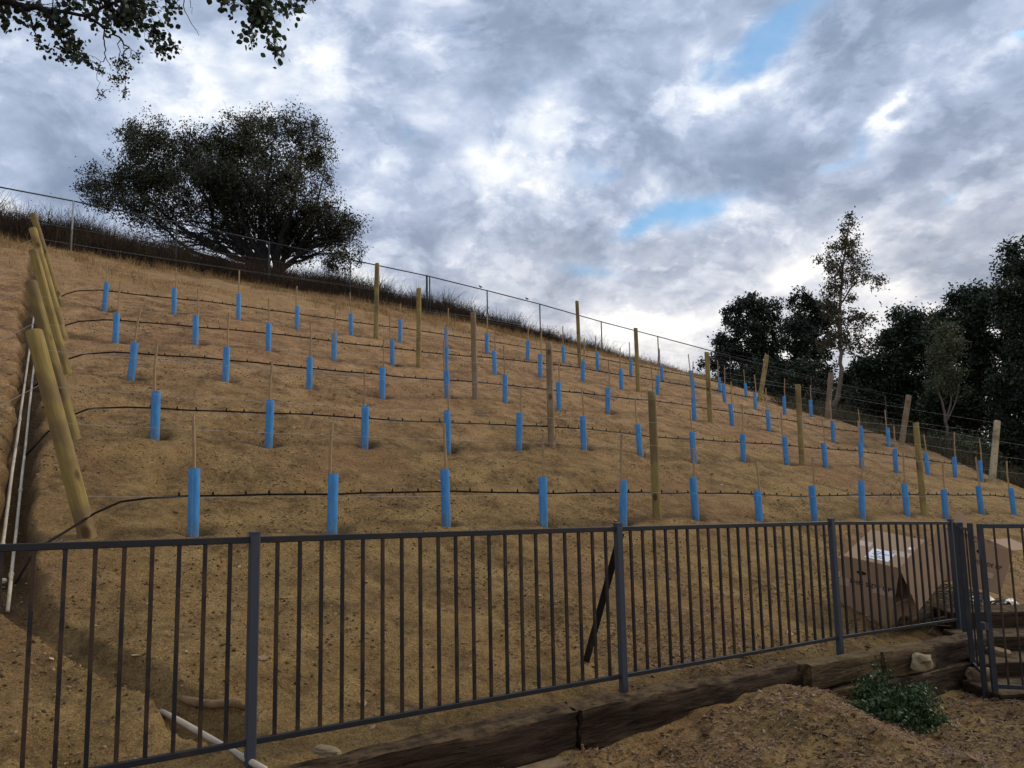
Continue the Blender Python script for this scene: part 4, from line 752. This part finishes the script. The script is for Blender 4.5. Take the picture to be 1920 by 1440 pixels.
SAP=dict(base=(15.90,27.00,1.49),
 blobs=[(0.19,0,3.27,0.49,0.44,0.49),(0.1,0.3,2.52,0.55,0.49,0.43),(0.36,-0.3,2.71,0.35,0.35,0.39),(0.26,0,1.77,0.59,0.53,0.39),(-0.37,0,1.39,0.31,0.28,0.27),(0.5,0,1.17,0.43,0.39,0.31)],
 limbs=[[(-0.02,0,-0.2,0.05),(-0.08,0,0.59,0.04),(-0.24,0,1.28,0.02),(-0.16,0.2,2.01,0.01)],[(-0.05,0,-0.1,0.04),(0.23,0,0.78,0.03),(0.34,0.1,1.78,0.02),(0.59,0.2,3.0,0.01)],[(0.0,0,0.0,0.03),(0.3,-0.2,0.76,0.02),(0.51,-0.2,1.54,0.01)]])
OV_B=[(-3.995,5.5,3.656,0.08,0.088,26,1),(-4.078,5.7,3.873,0.112,0.072,30,1),(-3.82,5.5,3.598,0.032,0.024,5,1),(-3.727,5.5,3.596,0.064,0.032,10,1),(-3.744,5.7,3.828,0.1,0.1,60,1),(-3.53,5.5,3.578,0.072,0.112,60,1),(-3.45,5.5,3.44,0.104,0.112,100,0.8),(-3.311,5.4,3.256,0.056,0.064,40,0.7),(-3.728,5.5,3.46,0.056,0.064,16,0.8),(-3.647,5.5,3.395,0.048,0.048,14,0.8),(-3.486,5.5,3.305,0.072,0.04,22,0.7),(-3.261,5.7,3.922,0.239,0.064,110,1),(-3.034,5.5,3.658,0.128,0.104,90,1),(-3.026,5.7,3.812,0.104,0.104,70,1),(-3.268,5.5,3.641,0.056,0.048,14,1),(-3.18,5.5,3.584,0.064,0.04,16,0.9),(-2.776,5.6,3.834,0.088,0.072,60,0.8),(-2.815,5.5,3.517,0.08,0.12,60,0.9),(-2.697,5.4,3.34,0.088,0.056,50,0.7),(-2.641,5.5,3.4,0.048,0.056,30,0.6),(-3.589,5.8,3.997,0.199,0.048,60,1),(-4.087,5.8,4.022,0.239,0.048,70,1),(-3.215,5.5,3.219,0.044,0.044,60,0.38),(-3.047,5.5,3.264,0.096,0.072,150,0.42),(-3.068,5.5,3.139,0.08,0.064,100,0.42),(-3.012,5.5,3.013,0.02,0.056,40,0.35),(-3.196,5.5,2.999,0.04,0.032,34,0.33),(-3.136,5.5,3.06,0.024,0.016,8,0.33),(-2.921,5.5,3.271,0.04,0.088,40,0.38),(-2.213,5.5,3.764,0.08,0.048,26,1),(-2.054,5.5,3.733,0.136,0.072,70,1.1),(-1.98,5.6,3.677,0.12,0.072,70,1.1),(-2.049,5.5,3.532,0.064,0.048,24,1.1),(-2.004,5.5,3.413,0.048,0.032,12,0.7),(-1.848,5.5,3.45,0.048,0.048,16,1),(-1.771,5.4,3.285,0.048,0.048,22,1.1),(-1.648,5.5,3.742,0.096,0.056,22,0.9),(-1.541,5.5,3.777,0.056,0.032,8,0.8),(-1.944,5.7,3.955,0.359,0.06,110,1.1),(-3.658,5.9,4.204,0.877,0.088,260,1.1)]
OV_L=[[(-4.224,5.5,3.9,0.03),(-4.048,5.5,3.827,0.027),(-3.866,5.5,3.791,0.023),(-3.701,5.5,3.76,0.019),(-3.559,5.5,3.734,0.015),(-3.351,5.5,3.688,0.013),(-3.206,5.5,3.58,0.009),(-3.079,5.5,3.504,0.007),(-3.038,5.5,3.436,0.007),(-3.037,5.5,3.327,0.004),(-3.014,5.5,3.071,0.002)],[(-3.351,5.5,3.688,0.016),(-3.31,5.6,3.809,0.013),(-3.182,5.6,3.867,0.012),(-3.043,5.7,4.027,0.01)],[(-3.197,5.5,3.571,0.006),(-3.191,5.5,3.434,0.005),(-3.178,5.5,3.339,0.004),(-3.225,5.5,3.255,0.003),(-3.237,5.5,3.143,0.002),(-3.197,5.5,3.008,0.0015)],[(-3.178,5.5,3.339,0.003),(-3.131,5.5,3.23,0.002)],[(-3.038,5.5,3.436,0.004),(-2.977,5.5,3.398,0.003),(-2.999,5.5,3.317,0.002)],[(-3.057,5.5,3.49,0.004),(-3.075,5.5,3.319,0.003),(-3.084,5.5,3.14,0.0015)],[(-3.701,5.5,3.76,0.02),(-3.608,5.5,3.602,0.012),(-3.492,5.5,3.418,0.006),(-3.379,5.5,3.28,0.003)],[(-3.866,5.5,3.791,0.015),(-3.778,5.5,3.606,0.006),(-3.726,5.5,3.423,0.003)],[(-4.048,5.5,3.827,0.015),(-3.986,5.5,3.656,0.006)],[(-3.182,5.6,3.867,0.012),(-2.926,5.5,3.633,0.008),(-2.772,5.5,3.493,0.004),(-2.654,5.5,3.391,0.002)],[(-2.593,5.5,3.878,0.005),(-2.569,5.5,3.785,0.004),(-2.535,5.5,3.67,0.003),(-2.44,5.5,3.5,0.0015)],[(-2.541,5.5,3.854,0.003),(-2.516,5.5,3.743,0.002),(-2.501,5.5,3.679,0.001)],[(-1.993,5.5,3.911,0.014),(-1.968,5.5,3.704,0.01),(-1.901,5.5,3.565,0.006),(-1.834,5.5,3.405,0.004),(-1.793,5.5,3.224,0.002)],[(-1.968,5.5,3.726,0.006),(-2.046,5.5,3.546,0.004),(-2.008,5.5,3.363,0.002)],[(-1.993,5.5,3.911,0.01),(-2.205,5.5,3.8,0.005)],[(-1.907,5.5,3.895,0.01),(-1.692,5.5,3.812,0.006),(-1.639,5.5,3.687,0.002)]]

build_tree('oak_tree',OAK,'broad dark oak with many spreading limbs on the ridge, behind the fence','tree',M['oakleaf'],M['bark'],1900,125000,.085,5,sig=.22,shell=.15,bare=95)
build_tree('slender_tree',TALLT,'tall slender tree with a pale trunk and sparse crown, right of the vineyard','tree',M['rustleaf'],M['palebark'],320,10500,.095,8,sig=.15,shell=.35,twr=.009)
build_tree('evergreen_tree',T1,'dark rounded evergreen, leftmost of those beyond the right end of the ridge','tree',M['darkleaf'],M['bark'],300,30000,.17,11,'dark trees beyond the vineyard',sig=.24)
build_tree('evergreen_tree',T2,'dark upright evergreen directly left of the slender pale-trunked tree','tree',M['darkleaf'],M['bark'],300,30000,.15,12,'dark trees beyond the vineyard',sig=.22)
build_tree('evergreen_tree',T3,'broad dark tree directly right of the slender pale-trunked tree','tree',M['woodleaf'],M['bark'],420,50000,.15,13,'dark trees beyond the vineyard',sig=.3)
build_tree('evergreen_tree',T4,'large dense dark green tree between the broad one and the right edge','tree',M['woodleaf'],M['bark'],460,56000,.13,14,'dark trees beyond the vineyard',sig=.24)
build_tree('evergreen_tree',T5,'tallest dark tree, cut off by the right edge of the photo','tree',M['woodleaf'],M['bark'],460,56000,.12,15,'dark trees beyond the vineyard',sig=.22)
build_tree('sapling',SAP,'spindly grey sapling with thin pale stems in front of the dark trees','sapling',M['saple'],M['palebark'],150,6500,.08,16,sig=.2,shell=.3,twr=.009)
# more woodland behind so that no horizon shows between the trunks
for i,(x,y,hh,rr) in enumerate([(23,44,5.5,3.6),(27,40,6.5,4),(30,33,7,4),(19,52,5,3.5),(25,50,5.5,4),(33,28,7,4.5)]):
    u,v=UV(x,y);gz=G(u,v);T=dict(base=(x,y,gz),blobs=[(0,0,hh*.55,rr,rr,hh*.42),(-rr*.5,0,hh*.3,rr*.7,rr*.7,hh*.3),(rr*.5,0,hh*.35,rr*.7,rr*.7,hh*.3)],limbs=[[(0,0,0,.3),(0,0,hh*.4,.2),(0,0,hh*.8,.06)]])
    build_tree('evergreen_tree',T,['dark tree filling the gap low behind the broad one','dark tree low behind the large dense one','dark tree behind the tallest one near the right edge','farthest dark tree in the gap between the upright and broad ones','far dark tree behind the broad one','dark tree outermost at the right edge'][i],'tree',M['darkleaf'],M['bark'],150,15000,.26,40+i,'dark trees beyond the vineyard',sig=.45)
for i,(x,y,r_,h_) in enumerate([(17.2,31,1.6,1.5),(14.4,33,1.5,1.6),(20.5,30,1.8,1.7),(15.6,26.0,1.5,1.3),(17.6,23.5,1.5,1.4),(14.3,37,2.2,3.5),(18.5,38,2.5,2.6),(13.0,38,1.6,3.2),(21,25,1.5,1.6)]):
    u,v=UV(x,y);gz=G(u,v);T=dict(base=(x,y,gz),blobs=[(0,0,h_*.5,r_,r_,h_*.5),(-r_*.6,0,h_*.35,r_*.6,r_*.6,h_*.35),(r_*.5,.3,h_*.6,r_*.5,r_*.5,h_*.4)],limbs=[[(0,0,0,.05),(.1,0,h_*.4,.03),(0,0,h_*.7,.01)],[(0,0,0,.04),(-.4,0,h_*.4,.02),(-.7,0,h_*.6,.01)]])
    build_tree('scrub_bush',T,['grey-green scrub bush at the foot of the slender pale-trunked tree','scrub bush low behind the slender pale-trunked tree','scrub bush below the broad dark tree','low grey scrub bush just past the right end of the middle row','low grey scrub bush past the right end of the second row up','dark bush filling the gap under the upright evergreen','dark bush filling the gap under the broad dark tree','dark bush under the leftmost evergreen','low scrub bush below the tallest tree at the right edge'][i],'bush',M['saple'] if i in(0,3,4,8) else M['woodleaf'],M['bark'],120,9000,.075 if i in(0,3,4) else .14,70+i,'bushes below the dark trees',sig=.16,shell=.4,twr=.008)
# ---------------------------------------------------------------- overhanging eucalyptus
ot=empty('overhanging_tree',(*(-5.9,4.2),-1.6),label='pale round-leaved tree hanging its branches into the top left corner',cat='tree');OO=Vector((-5.9,4.2,-1.6))
mb=MB();mb.tube([Vector(p)-OO for p in((-5.9,4.2,-2.2),(-5.85,4.25,0),(-5.7,4.4,2.2),(-5.3,4.7,3.6),(-5.0,5.0,4.3))],[.24,.2,.17,.13,.11],12)
L0=OV_L[0][0];mb.tube([Vector(p)-OO for p in((-5.3,4.7,3.55),(-4.8,5.1,3.6),L0[:3])],[.09,.07,.05],8)
mb.tube([Vector(p)-OO for p in((-5.0,5.0,4.3),(-4.0,5.5,4.7),(-3.0,5.7,4.6),(-2.2,5.6,4.3),OV_L[12][0][:3])],[.1,.07,.045,.03,.014],8)
mb.tube([Vector(p)-OO for p in((-3.0,5.7,4.6),(-2.7,5.6,4.1),OV_L[3+7][0][:3])],[.02,.012,.006],6);mb.tube([Vector(p)-OO for p in((-4.0,5.5,4.7),(-3.3,5.6,4.1),OV_L[1][-1][:3])],[.03,.02,.01],6)
rs=np.random.RandomState(21);twn=[]
for l in OV_L:
    P=[Vector(p[:3])-OO for p in l];R_=[p[3] for p in l];Q=[];RQ=[]
    for i in range(len(P)-1):
        for k in range(3):t=k/3;Q.append(P[i].lerp(P[i+1],t)+Vector(rs.normal(size=3)*.012*(k>0)));RQ.append(R_[i]*(1-t)+R_[i+1]*t)
    Q.append(P[-1]);RQ.append(R_[-1]);mb.tube(Q,RQ,6);twn+=[tuple(q) for q in Q]
C=[];S=[];twn=np.array(twn)
for (cx,cy,cz,rx,rz,n,sz) in OV_B:
    c=np.array([cx,cy,cz])-np.array(OO);k=0;n=int(n*(1.4 if sz>.5 else 1.0));nt=max(2,n//7)
    for j in range(nt):
        d=rs.normal(size=3);d/=np.linalg.norm(d);d*=rs.rand()**.45;t=c+d*np.array([rx,rx,rz]);s=twn[np.argmin(np.linalg.norm(twn-t,axis=1))];mid=(s+t)/2+np.array([0,0,.04]);
        pp=[Vector(s*(1-f)**2+mid*2*f*(1-f)+t*f*f) for f in(0,.35,.7,1)];mb.tube(pp,[.0028,.0022,.0016,.001],4,False)
        m=max(1,n//nt);f=rs.rand(m,1);C.append(s*(1-f)*.0+t+(np.array(pp[-2])-t)*f*1.2+rs.normal(size=(m,3))*np.array([.03,.03,.035])*max(.55,sz)*1.0);S.append(np.full(m,.050*sz)*(.55+.6*rs.rand(m)))
# unseen extra canopy added overhead and behind to shade the foreground
for j in range(26):
    t=np.array([rs.uniform(-5.5,3.5),rs.uniform(-4.5,4.2),rs.uniform(5.4,7.4)])-np.array(OO);s=Vector((-4.9,4.9,4.4))-OO;e_=Vector(t);mid=(s+e_)/2+Vector((0,0,.5));pp=[s*(1-f)**2+mid*2*f*(1-f)+e_*f*f for f in(0,.2,.4,.6,.8,1)];mb.tube(pp,[.05,.04,.03,.022,.014,.006],6)
    for k in range(9):
        f=.35+.65*rs.rand();q=s*(1-f)**2+mid*2*f*(1-f)+e_*f*f;e2=q+Vector(rs.normal(size=3)*.55);mb.tube([q,q.lerp(e2,.5)+Vector((0,0,.05)),e2],[.01,.007,.003],4,False);m=26;C.append(np.array(e2)+rs.normal(size=(m,3))*.20);S.append(np.full(m,.075)*(.7+.6*rs.rand(m)))
mb.obj('branches',M['bark'],ot,True);C=np.concatenate(C);S=np.concatenate(S);link('leaves',round_leaves(C,S,rs),ot,M['overleaf'])
# ---------------------------------------------------------------- shrub by the wall
sx,sy=W(5.62,3.42);sz=G(5.62,3.42);sh=empty('green_shrub',(sx,sy,sz),label='low green leafy shrub growing at the foot of the timber wall',cat='shrub');rs=np.random.RandomState(4);mb=MB();C=[]
for j in range(330):
    d=rs.normal(size=3);d[2]=abs(d[2])*.9;d/=np.linalg.norm(d);e_=d*np.array([.52,.38,.37])*(.45+.55*rs.rand())*(.8+.5*float(vnoise(d[0]*2.5+3,d[1]*2.5+d[2]*2,4)))
    if j<5: e_=np.array([-.02+rs.normal()*.05,.12+rs.normal()*.04,.34+.02*j])
    mid=e_*.5+np.array([0,0,.06]);pp=[Vector((0,0,-.03)).lerp(Vector(mid*.4),1)]+[Vector(mid),Vector(e_)];mb.tube([Vector(rs.normal(size=3)*.02)]+pp,[.005,.004,.003,.0012],4,False)
    m=62 if j>=5 else 16;f=rs.rand(m,1);C.append(mid*(1-f)+e_*f+rs.normal(size=(m,3))*(.03 if j>=5 else .02))
mb.obj('stems',M['bark'],sh);C=np.concatenate(C);C[:,2]=np.maximum(C[:,2],.005);link('leaves',quads('leaves',leafquads(C,.030,rs,.6,.3),len(C)),sh,M['shrub'])
# ---------------------------------------------------------------- dry brush and grass on the ridge (stuff)
def blades(name,pts,hts,mt,rs,width,lean,label,per=1,bend=.3):
    n=len(pts);a=rs.uniform(0,6.28,n);ln=lean*rs.rand(n);dx=np.cos(a)*ln;dy=np.sin(a)*ln;b=rs.uniform(0,6.28,n);wx=np.cos(b)*width*.5;wy=np.sin(b)*width*.5
    m=pts+np.stack([dx*.45*hts,dy*.45*hts,.55*hts],1);t=pts+np.stack([dx*hts*(1+bend),dy*hts*(1+bend),hts*(1-.15*ln)],1)
    w=np.stack([wx,wy,0*wx],1);q1=np.stack([pts-w,pts+w,m+w*.8,m-w*.8],1);q2=np.stack([m-w*.8,m+w*.8,t+w*.12,t-w*.12],1);V=np.concatenate([q1,q2],1).reshape(-1,3)
    return link(name,quads(name,V,2*n),None,mt,label=label,cat=name.replace('_',' '),kind='stuff')
rs=np.random.RandomState(31)
# tufts: clumps of brush with varied height
def brush_pts(nc,urange,vfun,hfun,per,sp):
    P=[];H=[]
    u=rs.uniform(*urange,nc);v=vfun(u,rs.rand(nc))
    z=ground(u,v,False)
    for i in range(nc):
        h=hfun(u[i],v[i])*(.55+.75*rs.rand())
        if h<.05: continue
        m=per;x,y=W(u[i]+rs.normal(size=m)*sp,v[i]+rs.normal(size=m)*sp);P.append(np.stack([x,y,np.full(m,z[i]-.06)],1));H.append(h*(.5+.6*rs.rand(m)))
    return np.concatenate(P),np.concatenate(H)
bh=lambda u,v: float(np.interp(u,[-6,0,4,8,12,16,20,24,28],[.78,.78,.72,.75,.75,.75,.6,.35,.15]))*(1+.6*float(vnoise(u*1.5,v*1.5,6)))
P,Hh=brush_pts(5200,(-9,27),lambda u,t:24.25+t*(5.2)-np.clip(u-20,0,9)*.25,bh,34,.19)
blades('dry_brush',P,Hh,M['twig'],rs,.015,.75,'dark dry brush covering the ridge behind the chain link fence')
P2=P[::2]+rs.normal(size=P[::2].shape)*.10;P2[:,2]+=Hh[::2]*rs.rand(len(P2))*.95
V=leafquads(P2,.055,rs,.5);link('dry_brush_leaves',quads('dry_brush_leaves',V,len(P2)),None,M['twig'],label='small dead leaves caught in the ridge brush',cat='dry leaves',kind='stuff')
gh=lambda u,v: .16+.10*float(vnoise(u*.8,v*.8,9))+(.12 if v>22.5 else 0)
P,Hh=brush_pts(4200,(-9,27),lambda u,t:19.6+4.9*t**.7-np.clip(u-21,0,9)*.35,lambda u,v:gh(u,v)*(1 if float(fbm(u*.7,v*.9,3,4))>-.12 or v>23 else 0),14,.10)
blades('dry_grass',P,Hh,M['straw'],rs,.010,.9,'dry straw-coloured grass on the bank below the chain link fence')
# weeds at the right, beyond the row ends
P,Hh=brush_pts(1500,(22.6,30),lambda u,t:6+t*12,lambda u,v:.35+.45*float(rs.rand())*min(1,(u-22)/3),26,.2)
blades('roadside_weeds',P,Hh,mat_leaf('grey_weed',[(.045,.04,.025),(.075,.07,.04),(.12,.105,.06),(.07,.045,.03)],.8,.1,.1),rs,.016,.8,'tangled grey-green weeds below the right ends of the rows')
# ---------------------------------------------------------------- litter
def scatter(n,fn,size,rs,flat=.5):
    u,v=fn(n);z=ground(u,v);x,y=W(u,v);n=len(u);s=size*(.5+rs.rand(n)**2*1.6);A=np.stack([x,y,z],1)
    a=rs.uniform(0,6.28,n);ax=np.stack([np.cos(a),np.sin(a),rs.normal(size=n)*.3],1)*s[:,None];b=np.stack([-np.sin(a),np.cos(a),rs.normal(size=n)*.3],1)*(s*rs.uniform(.4,1,n))[:,None];c=np.stack([rs.normal(size=n)*.2,rs.normal(size=n)*.2,np.ones(n)],1)*(s*flat)[:,None]
    A=A-c*.15
    T=[A+ax,A+b,A-ax*.9,A-b*.9,A+c+ax*.2+b*.1,A-c*.6];T=np.stack(T,1)
    idx=[(0,1,4),(1,2,4),(2,3,4),(3,0,4),(1,0,5),(2,1,5),(3,2,5),(0,3,5)]
    me=bpy.data.meshes.new('clods');me.vertices.add(6*n);me.vertices.foreach_set('co',T.reshape(-1).astype(np.float32));I=(np.array(idx)[None]+6*np.arange(n)[:,None,None]).reshape(-1);me.loops.add(len(I));me.loops.foreach_set('vertex_index',I.astype(np.int32));k=len(I)//3;me.polygons.add(k);me.polygons.foreach_set('loop_start',np.arange(0,3*k,3,dtype=np.int32));me.polygons.foreach_set('loop_total',np.full(k,3,dtype=np.int32));me.update(calc_edges=True);return me
def fn(n):
    u=rs.uniform(-2.5,16,n);v=4.02+rs.rand(n)**1.4*15;k=fbm(u*1.1,v*1.1,3,12)+.25*rs.normal(size=n)>.02;return u[k],v[k]
link('soil_clods',scatter(90000,fn,.011,rs,.7),None,M['clod'],label='crumbs of dry soil and pebbles scattered over the slope',cat='soil crumbs',kind='stuff')
def fn2(n):
    u=rs.uniform(1.2,10,n);v=rs.uniform(1.4,3.8,n);k=(fbm(u*1.2,v*1.2,3,14)+.3*rs.normal(size=n)>-.1)|((u>3.8)&(rs.rand(n)<.65));return u[k],v[k]
def chips(n,f,L,mt,name,label,flatz=.5,wf=.35):
    u,v=f(n);z=ground(u,v)+.004;x,y=W(u,v);n=len(u);s=L*(.45+rs.rand(n)**2*1.7);a=rs.uniform(0,6.28,n);ax=np.stack([np.cos(a),np.sin(a),rs.normal(size=n)*flatz*.6],1);b=np.stack([-np.sin(a),np.cos(a),rs.normal(size=n)*flatz],1)
    c=np.stack([x,y,z],1);ax=ax*s[:,None]*.5;b=b*(s*wf*(.5+rs.rand(n)))[:,None]*.5;c=c+np.array([0,0,.006]);V=np.stack([c-ax,c+b,c+ax,c-b],1).reshape(-1,3);return link(name,quads(name,V,n),None,mt,label=label,cat=name.replace('_',' '),kind='stuff')
chips(70000,fn2,.023,M['chip'],'wood_mulch','shredded wood mulch spread over the ground below the timbers')
def fn3(n):
    u=rs.uniform(-1.5,9,n);v=4.05+rs.rand(n)**1.5*6;k=fbm(u*.9,v*.9,3,12)+.3*rs.normal(size=n)>.05;return u[k],v[k]
chips(26000,fn3,.020,M['chip'],'twig_litter','small dry twigs and bark bits strewn on the lower slope',.35,.2)
def fn7(n):
    u=rs.normal(4.9,1.5,n);v=4.25+abs(rs.normal(size=n))*1.1;k=fbm(u*1.3,v*1.6,3,18)+.35*rs.normal(size=n)>-.05;return u[k],v[k]
chips(26000,fn7,.026,M['chip'],'chopped_twigs','chopped brown twigs and bark lying behind the middle of the black fence',.4,.22)
M['debris']=mat_leaf('dark_debris',[(.045,.028,.016),(.085,.052,.028),(.14,.09,.05),(.28,.19,.11)],.9,0,.1)
def fn6(n):
    u=rs.uniform(-1.5,22,n);v=6.3+rs.rand(n)*13;band=np.exp(-(((v-7.0)%2.45-1.1)/.55)**2);k=fbm(u*1.0,v*1.5,4,16)+.22*rs.normal(size=n)+.16*band>.16;return u[k],v[k]
chips(120000,fn6,.016,M['debris'],'soil_debris','dark bits of bark and dug soil strewn between the rows',.45,.35)
M['deadleaf']=mat_leaf('dead_leaf',[(.28,.19,.10),(.38,.27,.15),(.45,.36,.22)],.8,.1,.1)
def fn4(n): return rs.uniform(-1.5,12,n),4.1+rs.rand(n)**1.5*9
chips(420,fn4,.05,M['deadleaf'],'dead_leaves','pale curled dead leaves lying on the slope',.3,.45)
def fn5(n): return rs.uniform(2.5,8,n),rs.uniform(1.5,3.8,n)
chips(900,fn5,.040,mat_leaf('red_leaf',[(.16,.07,.035),(.22,.12,.06),(.30,.21,.12)],.8,.1,.1),'leaf_litter','reddish brown dead leaves among the mulch',.4,.5)
# brush pile behind the fence by the gate
mb=MB();rp=random.Random(9)
for k in range(420):
    u=9.35+rp.gauss(0,.55);v=4.95+rp.gauss(0,.22);zz=G(u,v)+max(0,.34*math.exp(-((u-9.3)**2/.4+(v-4.95)**2/.12)))*rp.random();X,Y=W(u,v);a=rp.uniform(0,6.28);l=rp.uniform(.08,.38);d=Vector((math.cos(a)*l,math.sin(a)*l,rp.gauss(0,.22)*l));p=Vector((X,Y,zz+.02));mb.tube([p,p+d*.5+Vector((0,0,rp.gauss(0,.015))),p+d],[.007*rp.uniform(.4,1.4)]*3,4)
mb.obj('brush_pile',mat_simple('cut_sticks',(.20,.15,.10),.9,.1,.4,9),None,label='heap of cut grey sticks and prunings between the two boxes',cat='brush pile',kind='stuff')
import bmesh
bm=bmesh.new();bmesh.ops.create_grid(bm,x_segments=24,y_segments=16,size=.5)
for v in bm.verts: v.co=Vector((v.co.x*1.0,v.co.y*.55,.09*float(fbm(v.co.x*5,v.co.y*5,3,2))+.10*math.exp(-v.co.x**2*8)))
m_=bpy.data.meshes.new('black_sheet');bm.to_mesh(m_);bm.free();m_.shade_smooth();o=link('black_sheet',m_,None,mat_simple('black_plastic_sheet',(.012,.012,.013),.45,.5,.2,6),label='crumpled black plastic sheet beneath the open cardboard box',cat='plastic sheet');mo=o.modifiers.new('s','SOLIDIFY');mo.thickness=.006
X,Y=W(9.9,4.75);o.location=(X,Y,G(9.9,4.75)+.12);o.rotation_euler=(0,.1,.5)
